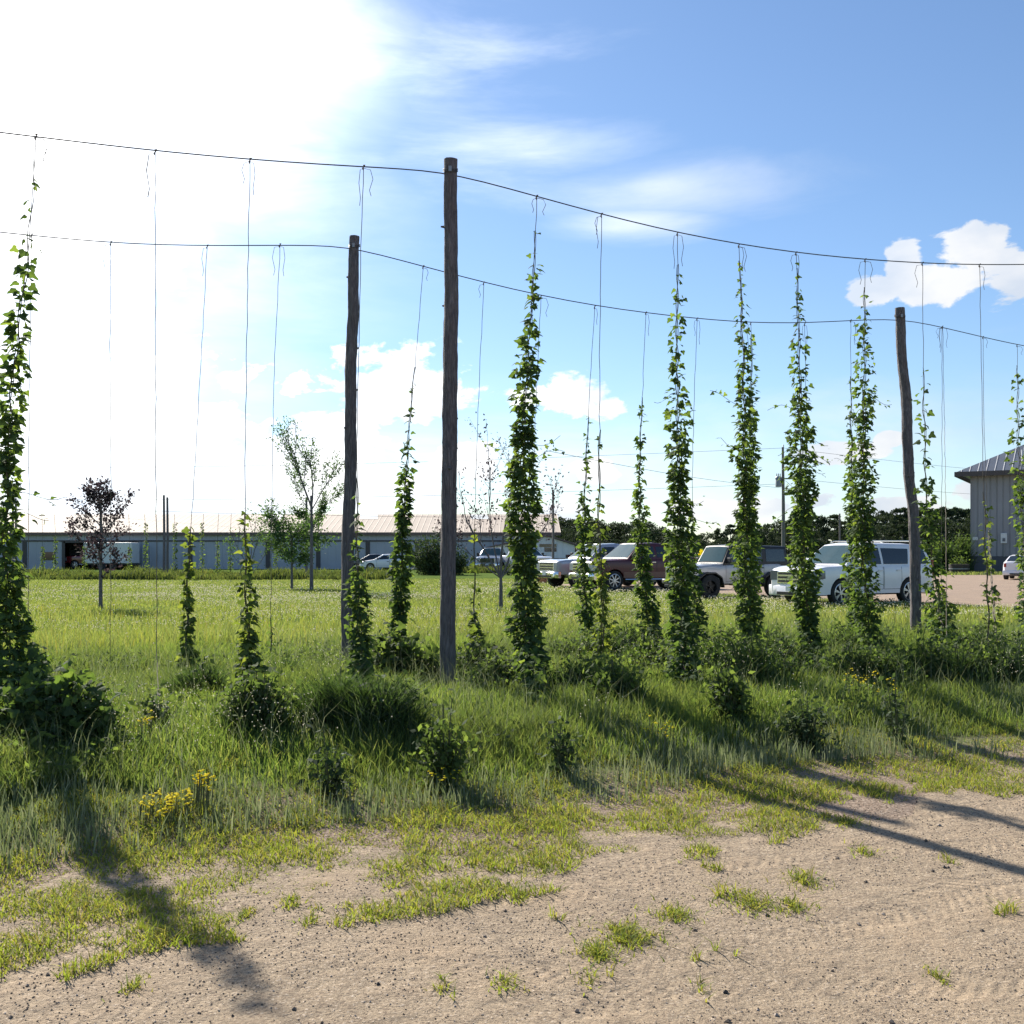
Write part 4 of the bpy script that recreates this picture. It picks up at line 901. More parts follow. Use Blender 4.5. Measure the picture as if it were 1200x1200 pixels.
SUVF = dict(L=5.18, W=2.04, H=1.89, xf=1.52, xr=-1.42, R=.40, belt=1.20, sill=.36, bumpz=.34,
    top=[(-2.59, 1.16), (-2.5, 1.22), (1.0, 1.20), (1.3, 1.20), (2.1, 1.17), (2.45, 1.11), (2.59, .99)],
    cab=[(-2.52, 1.2), (-2.28, 1.80), (-1.6, 1.87), (.1, 1.89), (.45, 1.84), (1.30, 1.2)], roofw=.76, nose=.15,
    windows=[[(-2.33, 1.25), (-1.58, 1.25), (-1.72, 1.70), (-2.2, 1.70)], [(-1.38, 1.25), (-.32, 1.25), (-.32, 1.74), (-1.52, 1.72)], [(-.22, 1.25), (.9, 1.25), (.42, 1.74), (-.22, 1.75)]],
    doors=[(-1.05, -.27, .48, 1.17), (-.25, .98, .48, 1.17)], mirror=.86, mirm='white_paint', handle='white_paint', grille=(.66, 1.04, 1.1), lamp=(.76, 1.06, .3), wrap=True, bumper=(.30, .62, .03),
    bars=3, tail=(.85, 1.35), rails=True, split=True, spokes=6, rimr=.72, arch=1.14)
JEEP = dict(L=4.5, W=1.88, H=1.87, xf=1.48, xr=-1.5, R=.42, belt=1.2, sill=.52, bumpz=.6, bodyw=.76, cabw=.74, roofw=.66, nose=.08,
    top=[(-2.25, 1.22), (.72, 1.22), (.8, 1.20), (1.6, 1.16), (2.15, 1.10), (2.25, 1.04)],
    cab=[(-2.24, 1.22), (-2.18, 1.82), (-.1, 1.87), (.42, 1.83), (.78, 1.22)],
    windows=[[(-2.1, 1.28), (-1.2, 1.28), (-1.2, 1.72), (-2.06, 1.72)], [(-1.0, 1.28), (-.28, 1.28), (-.28, 1.74), (-1.0, 1.74)], [(-.14, 1.28), (.58, 1.28), (.34, 1.74), (-.14, 1.74)]],
    doors=[(-1.08, -.22, .58, 1.19), (-.19, .68, .58, 1.19)], mirror=.6, handle='black', grille=(.72, 1.1, 1.2), slots=True, round=True, lamp=(.86, 1.06, .2), bumper=(.5, .68, .2), bumperm='black', bumperw=1.6,
    flares=True, spare=True, tail=(.8, 1.1), rimr=.58, rimm='black', spokes=5, arch=1.22, cabm='black')
CAR = dict(L=4.6, W=1.82, H=1.5, xf=1.35, xr=-1.35, R=.33, belt=.95, sill=.28, bumpz=.3, nose=.2,
    top=[(-2.3, .98), (-2.2, 1.06), (-1.5, 1.08), (1.0, .98), (2.0, .82), (2.3, .62)],
    cab=[(-1.95, 1.06), (-1.2, 1.42), (-.4, 1.48), (.2, 1.44), (1.1, .96)], roofw=.6,
    windows=[[(-1.4, 1.05), (-.42, 1.02), (-.42, 1.37), (-1.05, 1.35)], [(-.32, 1.02), (.75, 1.0), (.2, 1.36), (-.32, 1.37)]],
    doors=[(-1.2, -.38, .4, .95), (-.36, .8, .4, .95)], mirror=.7, handle='black', grille=(.5, .66, .9), lamp=(.58, .72, .3), wrap=True, bumper=(.28, .56, .05), tail=(.75, .98), bars=2)
RDIR = np.array([math.sin(math.radians(61)), math.cos(math.radians(61))])
g1 = ground(983, 711); g2 = ground(831, 702.5); g3 = ground(719, 692.5); g4 = ground(676, 689.5)
vehicle('suv', 'large white suv with chrome grille, nose towards the lawn, nearest of the parked vehicles', 'suv', g1, RDIR, dict(SUVF, paint='white_paint', lampm='dimlamp'))
vehicle('off_road_suv', 'silver boxy off-roader with black hardtop and black fender flares', 'suv', g2, RDIR, dict(JEEP, paint='silver'))
vehicle('pickup_truck', 'maroon crew cab pickup with chrome bumper parked beside the silver off-roader', 'pickup', g3, RDIR, dict(PICK, paint='maroon', lower=.78, rimr=.7, spokes=8))
vehicle('pickup_truck', 'pale grey pickup with big chrome grille, leftmost of the parked row', 'pickup', g4, RDIR, dict(PICK, paint='greywhite', rimr=.68))
for (px, d, pnt, spec, az, lab, nm, cat) in [
  (1186, 66, 'white_paint', CAR, 212, 'white car seen from behind at the right edge beside the grey building', 'car', 'car'),
  (641, 86, 'white_paint', PICK, 330, 'distant white pickup half hidden behind the thickest vine', 'pickup_truck', 'pickup'),
  (586, 88, 'greywhite', PICK, 8, 'distant pale truck nose seen behind the sparse small tree', 'pickup_truck', 'pickup'),
  (434, 96, 'white_paint', CAR, 80, 'distant white car by the long barn, right of the crooked post', 'car', 'car'),
  (418, 97, 'darkpaint', CAR, 80, 'distant dark car by the long barn, hidden mostly by the crooked post', 'car', 'car'),
  (88, 105.6, 'redpaint', PICK, 95, 'distant red pickup parked in the open bay of the long barn', 'pickup_truck', 'pickup')]:
    p = W(px, HY, d); a = math.radians(az); vehicle(nm, lab, cat, (p[0], d, 0), np.array([math.sin(a), math.cos(a)]), dict(spec, paint=pnt), 'vehicles parked far off')
def trailer():
    p = W(131, HY, 102.4); rt = empty('box_trailer', (p[0], 102.4, 0)); mb = MB(); mb.box((0, 0, 1.6), (4.6, 2.2, 2.0)); mb.build('box', M['white_box'], rt, bevel=.06)
    c = MB(); c.box((-.0, 0, .52), (5, 1.6, .12)); c.build('chassis', M['black'], rt)
    for x in (-.5, .5):
        for y in (-1.0, 1.0): w = MB(); w.cyl((x, y-.1, .36), (x, y+.1, .36), .36, 20); w.build('wheel', M['tyre'], rt, smooth=40)
    tag(rt, 'white box trailer standing in the open bay beside the red pickup', 'trailer')
trailer()

# ------------------------------------------------------------------ buildings
def barn():
    y0 = 105.0; x1 = W(657, HY, y0)[0]; x0 = -75; dep = 17; ez = EYE+(HY-624.5)/F*y0; rz = EYE+(HY-604.5)/F*(y0+dep/2); rt = empty('long_barn', (x0, y0, 0)); Lx = x1-x0-.9
    bays = [(W(a, HY, y0)[0]-x0, W(b, HY, y0)[0]-x0) for a, b in ((75, 158),)]; bh = 2.75
    w = MB(); pieces = [(0, bays[0][0], 0, ez), (bays[0][0], bays[0][1], bh, ez), (bays[0][1], Lx, 0, ez)]
    for a, b, z0, z1 in pieces: w.box2((a, 0, z0), (b, .15, z1))
    w.box2((0, dep-.15, 0), (Lx, dep, ez))
    for x in (0, Lx-.15):
        n = len(w.v); w.v += [(x+i, y, z) for i in (0, .15) for y, z in ((.15, 0), (dep-.15, 0), (dep-.15, ez), (dep/2, rz), (.15, ez))]
        w.f += [tuple(n+i for i in range(5)), tuple(n+5+i for i in range(5))[::-1]]+[(n+i, n+(i+1) % 5, n+5+(i+1) % 5, n+5+i) for i in range(5)]
    w.build('wall', M['barn_wall'], rt)
    ib = MB(); ib.box2((bays[0][0]-2, 6, 0), (bays[0][1]+2, 6.2, ez-.3)); ib.build('inner_partition', M['dark_in'], rt)
    r = MB(); ov = .9; t = .12; sl = (rz-ez)/(dep/2)
    for s in (0, 1):
        ya, yb = (-.5, dep/2) if s == 0 else (dep+.5, dep/2); za = ez-sl*.5+.05; zb_ = rz+.05
        r.v += [(-ov, ya, za), (Lx+ov, ya, za), (Lx+ov, yb, zb_), (-ov, yb, zb_), (-ov, ya, za+t), (Lx+ov, ya, za+t), (Lx+ov, yb, zb_+t), (-ov, yb, zb_+t)]; n = len(r.v)-8
        for q in ((0, 1, 2, 3), (4, 7, 6, 5), (0, 4, 5, 1), (1, 5, 6, 2), (2, 6, 7, 3), (3, 7, 4, 0)): r.f.append(tuple(n+i for i in q))
    ro = r.build('roof', M['barn_roof'], rt)
    for px in (320, 431, 560):
        k = MB(); yy = dep/2-1.3; d = y0+yy; cx = W(px, HY, d)[0]-x0
        for q in ((cx-.95, cx+.95),):
            za = lambda y: ez+sl*y+.05+t+.02
            k.quad((q[0]+.3, dep/2-2.6, za(dep/2-2.6)), (q[1]+.3, dep/2-2.6, za(dep/2-2.6)), (q[1], dep/2-.3, za(dep/2-.3)), (q[0], dep/2-.3, za(dep/2-.3)))
        k.build('skylight', M['skylight'], ro)
    f = MB(); f.box2((-ov, -.56, ez-sl*.5-.12), (Lx+ov, -.503, ez-sl*.5+.16)); f.build('fascia', M['trim_brown'], rt)
    tr = MB(); tr.box2((.5, -.1, 2.72), (Lx-.4, -.003, 2.86)); tr.build('door_track', M['trim_dark'], rt)
    for px in (31, 162, 225, 316, 375, 433, 491):
        p = MB(); x = W(px, HY, y0)[0]-x0; p.box2((x-.38, -.08, .1), (x+.05, -.004, 2.7)); p.build('door_gap', M['trim_dark'], rt)
    for px, wpx in ((57, 14),):
        p = MB(); x = W(px, HY, y0)[0]-x0; p.box2((x-.6, -.09, .9), (x+.6, -.004, 1.7)); p.build('window', M['glass'], rt)
    for a in bays[0]:
        p = MB(); p.box2((a-.15, -.14, 0), (a+.15, -.101, bh)); p.build('bay_post', M['trim_dark'], rt)
    p = MB(); p.box2((bays[0][0], -.14, bh-.15), (bays[0][1], -.101, bh+.1)); p.build('bay_header', M['trim_dark'], rt)
    tag(rt, 'long low blue-grey metal barn with pale tan roof behind the lawn', 'barn')
barn()
def shed():
    y0 = 97.0; xa = W(576, HY, y0)[0]; xb = W(673.5, HY, y0)[0]; rt = empty('white_shed', (xa, y0, 0)); L = xb-xa; pk = W(641, HY, y0)[0]-xa; D = 7
    zl = EYE+(HY-641.5)/F*y0; zp = EYE+(HY-628.5)/F*y0; zr = EYE+(HY-639)/F*y0
    prof = [(0, 0), (L, 0), (L, zr), (pk, zp), (0, zl)]
    w = MB(); w.v = [(x, y, z) for y in (0, D) for x, z in prof]; w.f = [(0, 1, 2, 3, 4), (9, 8, 7, 6, 5)]+[(i, 5+i, 5+(i+1) % 5, (i+1) % 5) for i in range(5)]; w.build('wall', M['shed_white'], rt)
    r = MB(); pr = [(-.5, zl-.14), (pk, zp), (L+.4, zr-.12)]
    for a, b in zip(pr[:-1], pr[1:]):
        n = len(r.v); r.v += [(x, y, z+k) for k in (.03, .17) for y in (-.45, D+.3) for x, z in (a, b)]
        r.f += [tuple(n+i for i in q) for q in ((0, 1, 3, 2), (4, 6, 7, 5), (0, 4, 5, 1), (2, 3, 7, 6), (0, 2, 6, 4), (1, 5, 7, 3))]
    r.build('roof', M['trim_brown'], rt)
    for (a, b, c, d) in ((632, 652, 637.5, 641), (638, 652, 641.6, 646.5), (663, 671, 650, 653.5), (632, 640, 650.5, 653)):
        x0, x1 = W(a, HY, y0)[0]-xa, W(b, HY, y0)[0]-xa; z1, z0 = EYE+(HY-c)/F*y0, EYE+(HY-d)/F*y0; k = MB(); k.box2((x0, -.05, z0), (x1, -.004, z1)); k.build('window', M['glass'], rt)
    b = MB(); b.box2((0, -.06, 0), (L, -.004, EYE+(HY-654)/F*y0)); b.build('base_band', M['dark_base'], rt)
    tag(rt, 'white gabled shed with small dark windows at the right end of the long barn', 'shed')
shed()
def grey_building():
    d = 84.0; c = W(1138, HY, d); ez = EYE+(HY-552.5)/F*d; a = math.radians(-30); rt = empty('grey_metal_building', (c[0], d, 0), a); L, D = 30, 24; ov = 1.05
    w = MB(); w.box2((0, 0, 1.35), (L, D, ez)); w.build('wall', M['grey_wall'], rt)
    b = MB(); b.box2((-.03, -.03, 0), (L+.03, D+.03, 1.35)); b.build('wainscot', M['dark_base'], rt)
    h = 6.4; x0, x1, y0, y1 = -ov, L+ov, -ov, D+ov; rl = (y1-y0)/2; z0 = ez-.12
    r = MB(); r.v = [(x0, y0, z0), (x1, y0, z0), (x1, y1, z0), (x0, y1, z0), (x0+rl, (y0+y1)/2, z0+h+.4), (x1-rl, (y0+y1)/2, z0+h+.4)]
    r.f = [(0, 1, 5, 4), (1, 2, 5), (2, 3, 4, 5), (3, 0, 4), (3, 2, 1, 0)]; r.build('roof', M['grey_roof'], rt)
    f = MB(); f.box2((x0-.02, y0-.05, z0-.32), (x1, y0-.003, z0+.05)); f.box2((x0-.05, y0, z0-.32), (x0-.003, y1, z0+.05)); f.build('fascia', M['trim_dark'], rt)
    t = MB(); t.box2((-.05, -.06, 1.36), (.14, -.004, ez-.2)); t.build('corner_trim', M['grey_wall'], rt)
    bx = MB(); bx.box2((2.15, -.22, 2.35), (2.6, -.004, 3.15)); bo = bx.build('meter_box', M['white_box'], rt, bevel=.03)
    m = MB(); m.box2((2.28, -.25, 2.5), (2.48, -.223, 2.75)); m.build('meter_dial', M['dark_in'], bo)
    cp = MB(); cp.tube([(2.38, -.08, 1.3), (2.38, -.08, 2.35)], .05, 8); cp.build('conduit', M['steel'], bo)
    s = MB(); s.box2((.12, -.09, 2.6), (.50, -.065, 2.86)); s.build('wall_plaque', M['white_box'], rt)
    v = MB(); v.tube([(3.6, 1.0, z0+.5), (3.6, 1.0, z0+1.75)], .1, 8); v.build('roof_vent', M['white_box'], rt)
    tag(rt, 'tall grey ribbed metal building with dark base and hip roof at the right edge', 'building')
    return rt
grey_building()
def planter():
    p = W(1124, HY, 80); rt = empty('half_barrel_planter', (p[0], 80, 0)); mb = MB(); mb.lathe([(0, .02), (.62, .02), (.72, .4), (.74, .75), (.66, .76), (.6, .6), (0, .6)], 24, 'z'); mb.build('barrel', M['dark_wood'], rt, smooth=40)
    h = MB(); h.lathe([(.735, .38), (.75, .38), (.75, .45), (.735, .45)], 24, 'z'); h.build('hoop', M['steel'], rt)
    n = 260; P = RNG.normal(0, 1, (n, 3))*[.35, .35, .2]+[0, 0, .95]; T, Nn = rnd_leaf_dirs(n, norm(P-[0, 0, .5]), 0); leaves('plants', P, T, Nn, RNG.uniform(.08, .18, n), M['bushleaf'], rt, SIMV, SIMF)
    tag(rt, 'dark half-barrel planter with plants at the corner of the grey building', 'planter')
planter()

# ------------------------------------------------------------------ trees
def limb(mb, p, d, L, r, depth, tips, up=.15, spread=.6, split=3):
    d = norm(np.array(d, float)); n = 5; pts = [np.array(p, float)]
    for i in range(n): d = norm(d+np.array([random.gauss(0, .08), random.gauss(0, .08), random.gauss(up*.3, .05)])); pts.append(pts[-1]+d*L/n)
    mb.tube(pts, list(np.linspace(r, r*.45, n+1)), 6 if r > .02 else 4, jit=.08); tips += [(q, d) for q in pts[2:]]
    if depth > 0:
        for k in range(split):
            i = random.randint(2, n); a = random.uniform(0, 2*pi); o = norm(np.cross(d, [math.cos(a), math.sin(a), .2])); limb(mb, pts[i], d+o*spread*random.uniform(.6, 1.2), L*random.uniform(.45, .7), r*.45, depth-1, tips, up, spread, split)
def tree(name, label, px, py, d, trunk_h, r, limbs, leafm, nleaf, size, clump, cat='tree', depth=2, spread=.6, up=.15, split=3, tips_only=.0, group=None, seed=1, trunk_lean=0):
    random.seed(seed); p = W(px, HY, d); z = float(zfun(p[0], d)); rt = empty(name, (p[0], d, z)); mb = MB(); tips = []
    path = [(0, 0, -.1), (trunk_lean*.3, 0, trunk_h*.35), (trunk_lean*.7, 0.02, trunk_h*.7), (trunk_lean, 0, trunk_h)]
    mb.tube(path, [r*1.25, r, r*.88, r*.72], 10, jit=.05)
    for (z0, dx, dy, dz, L, rr) in limbs:
        t = z0/trunk_h; limb(mb, (trunk_lean*min(1, t), 0, min(z0, trunk_h)), (dx, dy, dz), L, rr, depth, tips, up, spread, split)
    mb.build('trunk', M['bark'], rt, smooth=60)
    if nleaf:
        tp = np.array([q for q, _ in tips]); td = np.array([q for _, q in tips]); w = np.ones(len(tp)); i = RNG.choice(len(tp), nleaf, p=w/w.sum())
        P = tp[i]+RNG.normal(0, clump, (nleaf, 3)); T, Nn = rnd_leaf_dirs(nleaf, norm(td[i]+RNG.normal(0, .6, (nleaf, 3))), .2)
        leaves('crown', P, T, Nn, size*RNG.uniform(.6, 1.3, nleaf), M[leafm], rt, SIMV, SIMF)
    random.seed(seed+99); return tag(rt, label, cat, group)
fan = lambda zs, n, lens, dz, r, s=0: [(zs[0]+(zs[1]-zs[0])*i/(n-1), math.cos(i*2.4+s), math.sin(i*2.4+s), dz, lens(i/(n-1)), r) for i in range(n)]
tree('purple_leaf_tree', 'small purple-leaved tree on the lawn in front of the barn at left', 118, 714, 30, 3.1, .045, fan((.9, 3.0), 14, lambda t: .2+.8*math.sin(pi*min(1, t*.75+.2)), .95, .018)+[(3.0, .2, 0, 1, .5, .02), (3.0, -.5, 0, 1, .45, .02)], 'purpleleaf', 3000, .1, .07, depth=1, seed=5)
tree('honey_locust', 'tall thin feathery tree with V-shaped crown left of the crooked post', 365, 692, 45, 3.6, .07, [(3.5, -.3, 0, 1, 2.7, .04), (3.5, .08, .1, 1, 2.1, .04), (3.4, .5, -.1, .9, 2.1, .03), (3.3, -.55, .3, .6, 1.5, .02), (3.6, -.2, -.3, 1.2, 2.4, .03), (2.7, .7, 0, .5, .8, .015), (2.9, -.9, 0, .5, .7, .015), (3.2, .8, .2, .5, 1.2, .02)], 'treeleaf', 4800, .10, .10, depth=1, spread=.5, up=.3, split=5, seed=12)
tree('young_leafy_tree', 'bushy green young tree directly left of the tall feathery tree', 342, 690, 47, 2.5, .05, fan((1.1, 2.5), 15, lambda t: .55+.7*math.sin(pi*(t*.75+.1)), .45, .02)+[(2.4, -1, 0, .9, 1.4, .02)], 'treeleaf', 5200, .13, .16, depth=1, seed=9)
tree('sparse_sapling', 'faint sparse sapling behind the yellow-green vine near the barn', 293, 690, 48, 1.5, .03, [(.7, -.5, 0, 1, 2.0, .02), (1.0, .4, 0, 1, 2.1, .02), (1.2, 0, .3, 1, 2.0, .02), (.5, .8, 0, 1, 1.6, .015), (.6, -.9, 0, .8, 1.3, .015)], 'treeleaf', 700, .1, .12, depth=1, seed=21)
tree('forked_sapling', 'sparse forked sapling with a few purplish leaves behind the thickest vine', 587, 714, 30, .95, .055, [(.9, -.62, 0, 1, 1.9, .035), (.92, .5, .1, 1, 2.2, .035), (.95, .0, -.2, 1, 2.7, .04), (.8, -.2, .4, 1, 2.4, .03), (.9, .85, 0, .75, 2.0, .025), (.9, -.9, .1, .6, 1.4, .02)], 'purpleleaf', 1700, .085, .10, depth=2, spread=.55, up=.25, seed=31)
bush(507, 672, 66, 50, 'large dense dark evergreen shrub in front of the barn, left of the tallest post', 'evergreen_shrub', 'darkleaf', 7000, .2, d=78, cat='shrub')
bush(530, 674, 40, 34, 'lower right-hand dark shrub beside the large evergreen shrub', 'evergreen_shrub', 'darkleaf', 2500, .2, d=78, cat='shrub')
bush(600, 672, 30, 16, 'low grey shrub in front of the distant pale truck', 'low_shrub', 'darkleaf', 500, .2, d=76, cat='shrub')
for (px, w, h, l, m_) in ((1104, 22, 44, 'tall leafy shrub by the lot, second left of the grey building', 'bushleaf'), (1126, 26, 52, 'tall leafy shrub touching the corner of the grey building', 'bushleaf'), (1082, 26, 36, 'dark shrub half hidden by the bent post vine', 'darkleaf')):
    bush(px, 672, w, h, l, 'tall_shrub', m_, 1800, .22, d=84, cat='shrub', tuft=200, lean=.3)

# distant wood, tree by tree
def far_proto(kind, seed):
    random.seed(seed); rt = empty('pine_tree' if kind == 0 else 'broadleaf_tree'); mb = MB(); Ht = 10.0
    mb.tube([(0, 0, -.3), (.1, 0, 4), (0, .1, 8 if kind == 0 else 6)], [.22, .16, .06], 7); mb.build('trunk', M['bark'], rt, smooth=60)
    n = 2600; r = np.random.default_rng(seed)
    if kind == 0:
        k = 46; zc = r.uniform(1.6, 9.6, k); rad = (1-(zc/10.2)**1.6)*2.6+.25; a = r.uniform(0, 2*pi, k); C = np.stack([np.cos(a)*rad*r.uniform(.3, 1, k), np.sin(a)*rad*r.uniform(.3, 1, k), zc], 1); s = np.array([.62, .62, .3])
    else:
        k = 34; u = norm(r.normal(0, 1, (k, 3))); C = u*(r.random((k, 1))**.4)*[3.1, 3.1, 3.3]+[0, 0, 6.0]; s = np.array([.85, .85, .65])
    i = r.integers(0, k, n); P = C[i]+norm(r.normal(0, 1, (n, 3)))*(r.random((n, 1))**.5)*s; T, Nn = rnd_leaf_dirs(n, norm(P-[0, 0, 4.5]), .1 if kind else -.2)
    leaves('crown', P, T, Nn, r.uniform(.22, .5, n), M['farleaf'], rt, SIMV, SIMF); return rt
protos = [far_proto(0, 1), far_proto(0, 2), far_proto(1, 3), far_proto(1, 4)]; used = set()
SKY = [(655, 606), (690, 604), (720, 613), (750, 606), (770, 616), (800, 622), (820, 626), (845, 618), (870, 612), (900, 614), (920, 606), (945, 598), (965, 600), (985, 606), (1010, 604), (1040, 598), (1070, 594), (1100, 593), (1138, 597), (1260, 596)]
def far_tree(px, d, top, k, lab, grp):
    o = protos[k]; c = o if k not in used else copy_tree(o); used.add(k); p = W(px, HY, d); H = (HY-top)/F*d+EYE; s = H/(9.9 if k < 2 else 9.6)
    c.location = (p[0], d, 0); c.rotation_euler = (0, 0, random.uniform(0, 6.28)); c.scale = (s*random.uniform(.9, 1.3), s*random.uniform(.9, 1.3), s); c['label'] = lab; c['category'] = 'tree'; c['group'] = grp
random.seed(77); px = 640
while px < 1290:
    top = float(np.interp(px, [a for a, _ in SKY], [b for _, b in SKY])); pine = px > 840
    k = random.choice([0, 1]) if pine and random.random() < .75 else random.choice([2, 3])
    far_tree(px, random.uniform(150, 175), top+random.choice([0, 0, 3, 6])-1, k, ('dark pine in the distant wood behind the parked vehicles' if k < 2 else 'dark broadleaf tree in the distant wood behind the parked vehicles'), 'distant pines of the wood' if k < 2 else 'distant broadleaf trees of the wood'); px += random.uniform(5, 9)
px = 640
while px < 1290:
    top = float(np.interp(px, [a for a, _ in SKY], [b for _, b in SKY])); k = random.choice([0, 1, 2, 3])
    far_tree(px, random.uniform(128, 145), top+random.uniform(9, 20), k, ('dark pine in the distant wood behind the parked vehicles' if k < 2 else 'dark broadleaf tree in the distant wood behind the parked vehicles'), 'distant pines of the wood' if k < 2 else 'distant broadleaf trees of the wood'); px += random.uniform(9, 14)

# ------------------------------------------------------------------ far hop yard in front of the barn
X = RNG.uniform(-48, -4, 42000); Y = RNG.uniform(63, 73, 42000); k = (X > -.52*Y) & (X < -.098*Y) & (RNG.random(42000) < .35+.9*vnoise(X, Y, .35, 61)); X, Y = X[k], Y[k]
stuff(blades('weed_strip', X, Y, RNG.uniform(.25, .8, len(X))*(.25+1.1*vnoise(X, Y, .55, 62)**1.5), RNG.uniform(.05, .10, len(X)), M['strip'], lean=.5), 'tall unmown weeds in front of the long barn', 'weeds')
X = RNG.uniform(-6, 6, 9000); Y = RNG.uniform(84, 90, 9000)
stuff(blades('weed_fringe', X, Y, RNG.uniform(.2, .7, len(X)), RNG.uniform(.05, .09, len(X)), M['strip'], lean=.5), 'rough weeds before the white shed', 'weeds')
X = RNG.uniform(20, 46, 9000); Y = RNG.uniform(76.5, 83, 9000); k = X/Y < .6; X, Y = X[k], Y[k]
stuff(blades('building_verge', X, Y, RNG.uniform(.1, .3, len(X)), RNG.uniform(.05, .08, len(X)), M['lawn'], lean=.5), 'grass strip at the foot of the grey building', 'grass')
FP = [(15, 583, 70, 'far hop post nearest the left edge of the photo, left of its pair'), (18.5, 584, 72, 'far hop post near the left edge, right of its pair'), (192, 580.5, 68, 'thicker of the two far hop posts right of the purple tree'), (196, 583, 71, 'thinner far hop post leaning against its thicker neighbour'),
      (359, 583, 69, 'left one of the far hop post pair behind the feathery tree'), (364.5, 581, 66, 'right one of the far hop post pair behind the feathery tree'), (648, 574, 72, 'lone far hop post before the white shed'), (984, 602, 90, 'dark far post against the pines between the off-roader and the white SUV')]
for px, top, d, l in FP:
    p = W(px, top, d); rt = empty('far_hop_post', (p[0], d, 0)); mb = MB(); mb.tube([(0, 0, -.2), (.02, 0, p[2]*.5), (0, 0, p[2])], [.085, .08, .07], 9, jit=.08); mb.build('shaft', M['bark'], rt, smooth=60)
    cpz = MB(); cpz.tube([(0, 0, p[2]), (0, 0, p[2]+.015)], .066, 9); cpz.build('cut_top', M['wood'], rt)
    tag(rt, l, 'wooden post', 'wooden posts of the far hop yard')
def far_line(pts, d, r, name, m, label, cat, grp):
    P = [W(a, b, dd) for (a, b), dd in zip(pts, d)]; n = []
    for a, b in zip(P[:-1], P[1:]):
        for i in range(8):
            t = i/8; q = a*(1-t)+b*t; q[2] -= .25*math.sin(pi*t)*np.linalg.norm(b-a)/40; n.append(q)
    n.append(P[-1]); mb = MB(); mb.tube(n, r, 5); return tag(mb.build(name, m), label, cat, grp)
far_line([(-40, 597), (15, 596), (192, 599), (360, 603), (648, 605)], [70, 70, 68, 69, 72], .012, 'far_trellis_cable', M['cable'], 'thin cable joining the posts of the far hop yard', 'cable', 'far cables')
random.seed(4)
FVL = [(50, 640, 'first'), (65, 628, 'second'), (99, 640, 'third'), (152, 640, 'fourth'), (171, 612, 'fifth'), (205, 613, 'sixth'), (237, 612, 'seventh'), (255, 634, 'eighth'), (270, 652, 'ninth'), (323, 640, 'tenth')]
for j, (px, top, nth) in enumerate(FVL):
    d = 69; T_ = W(px+random.uniform(-2, 2), 602, d); B = W(px, HY, d); B[2] = 0; rt = empty('far_hop_vine', B); mb = MB(); mb.tube([(0, 0, 0), (0, 0, .7*T_[2]), tuple(T_-B)], .012, 4); mb.build('bine', M['bine'], rt)
    zt = EYE+(HY-top)/F*d; n = int(60+zt*60); zz = RNG.uniform(.1, zt, n); r = .13*(1.2-zz/zt*.7); a = RNG.uniform(0, 2*pi, n); u = RNG.random(n)**.5; P = np.stack([np.cos(a)*r*u, np.sin(a)*r*u, zz], 1); O = norm(P*[1, 1, 0]); T, Nn = rnd_leaf_dirs(n, O, .5)
    leaves('foliage', P, T, Nn, RNG.uniform(.09, .17, n), M['hop'], rt, SIMV, SIMF); tag(rt, f'{nth} small hop vine from the left in the far yard before the barn', 'hop vine', 'hop vines of the far yard')

# ------------------------------------------------------------------ utility pole and lines
def utility():
    p = W(918, HY, 95); h = EYE+(HY-524)/F*95; rt = empty('utility_pole', (p[0], 95, 0)); mb = MB(); mb.tube([(0, 0, -.2), (0, 0, h*.5), (-.05, 0, h)], [.17, .15, .1], 10); mb.build('shaft', M['greypole'], rt, smooth=60)
    z = EYE+(HY-563)/F*95; x = -.45; t = MB(); t.lathe([(0, -.5), (.27, -.48), (.28, .35), (.22, .45), (0, .46)], 20, 'z', (x, -.05, z-.1)); to = t.build('transformer', M['steel'], rt, smooth=40)
    for k in (-.15, .0, .15): b = MB(); b.lathe([(.05, 0), (.03, .1), (.05, .15), (.02, .3), (0, .32)], 10, 'z', (x+k, -.05, z+.32)); b.build('bushing', M['greypole'], to)
    c = MB(); c.box((0, -.14, z+.15), (1.5, .1, .12)); c.build('crossarm', M['greypole'], rt)
    i = MB(); i.lathe([(.07, 0), (.04, .1), (.07, .14), (.02, .25), (0, .26)], 10, 'z', (0, 0, h)); i.build('insulator', M['white_box'], rt)
    tag(rt, 'grey utility pole with a can transformer behind the silver off-roader', 'utility pole')
utility()
for a, b, da, db, l in (((918, 525), (-60, 548), 95, 120, 'thin power line running left from the utility pole top'), ((918, 567), (-60, 585), 95, 120, 'lower power line running left from the transformer'), ((918, 525), (1320, 560), 95, 150, 'thin power line running right from the utility pole top'), ((918, 560), (1320, 585), 95, 150, 'middle power line running right behind the bent post'), ((640, 528), (918, 572), 60, 95, 'service wire slanting down to the transformer')):
    far_line([a, b], [da, db], .014, 'power_line', M['cable'], l, 'power line', 'power lines')
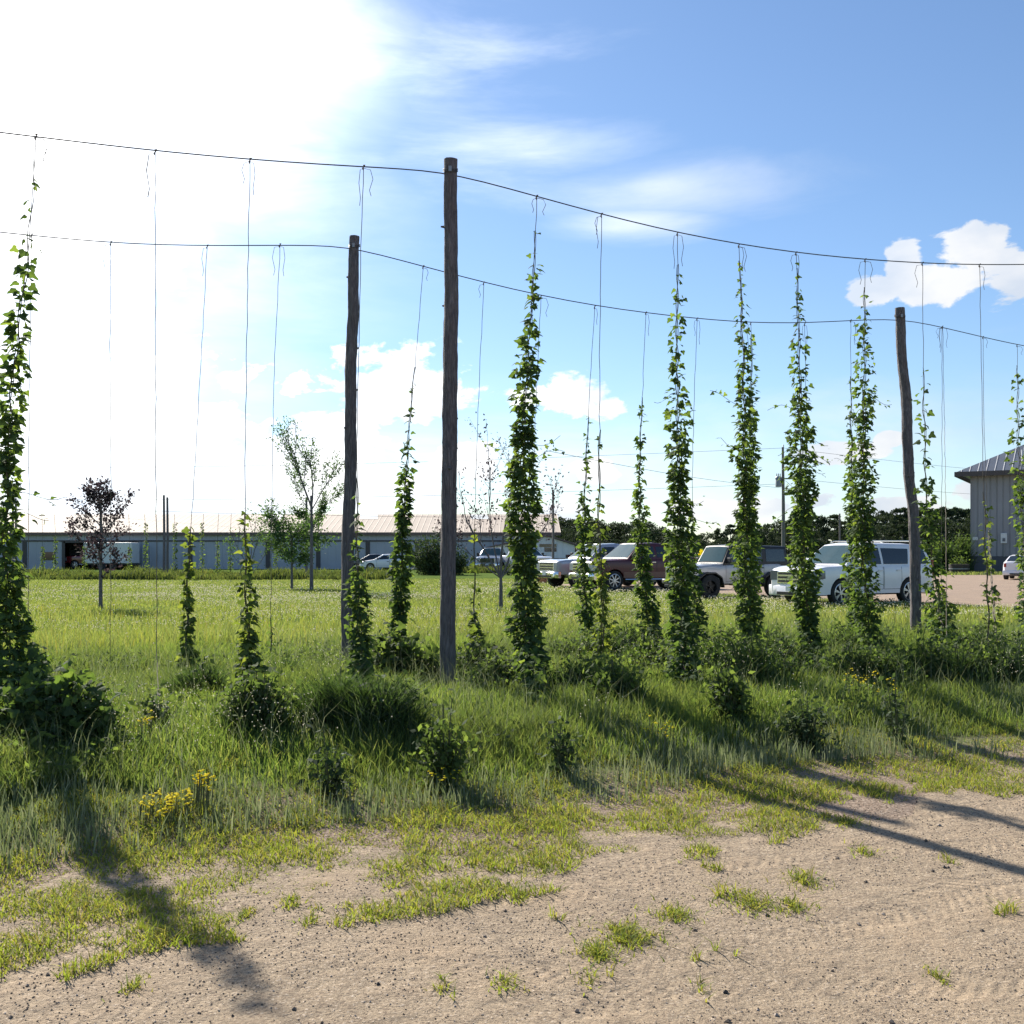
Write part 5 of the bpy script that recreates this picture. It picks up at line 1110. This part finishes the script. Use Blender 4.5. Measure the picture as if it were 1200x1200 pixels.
def sign():
    p = W(822, HY, 56); rt = empty('yellow_triangle_sign', (p[0], 56, 0)); z0 = EYE+(HY-650.5)/F*56; mb = MB(); w = .2; h = .42
    mb.v = [(-w, -.01, z0), (w, -.01, z0), (0, -.01, z0+h), (-w, .01, z0), (w, .01, z0), (0, .01, z0+h)]; mb.f = [(0, 1, 2), (5, 4, 3), (0, 3, 4, 1), (1, 4, 5, 2), (2, 5, 3, 0)]; mb.build('panel', M['yellow_fl'], rt)
    s = MB(); s.tube([(0, .03, 0), (0, .03, z0+.2)], .015, 6); s.build('post', M['steel'], rt); tag(rt, 'small yellow triangle sign showing over the bed of the maroon pickup', 'sign')
sign()
def picnic(px, d, rz, label):
    p = W(px, HY, d); rt = empty('picnic_table', (p[0], d, 0), rz); t = MB()
    for i in range(5): t.box((0, -.3+i*.15, .74), (1.8, .135, .04))
    t.build('tabletop', M['wood'], rt)
    for s in (-1, 1):
        b = MB()
        for i in (0, 1): b.box((0, s*(.62+i*.15), .44), (1.8, .135, .04))
        b.build('bench', M['wood'], rt)
        for sx in (-.65, .65): l = MB(); l.tube([(sx, s*.62, 0), (sx, s*.25, .73)], .04, 4); l.build('leg', M['wood'], rt)
    for sx in (-.65, .65): l = MB(); l.box((sx+.05, 0, .4), (.04, 1.5, .09)); l.build('brace', M['wood'], rt)
    tag(rt, label, 'picnic table', 'picnic tables by the lot')
picnic(641, 60, .15, 'wooden picnic table on the lawn just right of the thickest vine'); picnic(664, 62, .1, 'wooden picnic table beside the nose of the leftmost pickup')
def pot():
    p = W(636, HY, 57); rt = empty('terracotta_pot', (p[0], 57, 0)); mb = MB(); mb.lathe([(0, .01), (.2, .01), (.3, .38), (.33, .4), (.33, .47), (.28, .47), (.26, .4), (0, .4)], 20, 'z'); mb.build('pot', simple('terracotta', (.5, .2, .11), .8), rt, smooth=40)
    s = MB(); s.cyl((0, 0, .36), (0, 0, .42), .255, 20); s.build('soil', M['dark_in'], rt); tag(rt, 'orange terracotta pot on the grass below the picnic table', 'pot')
pot()
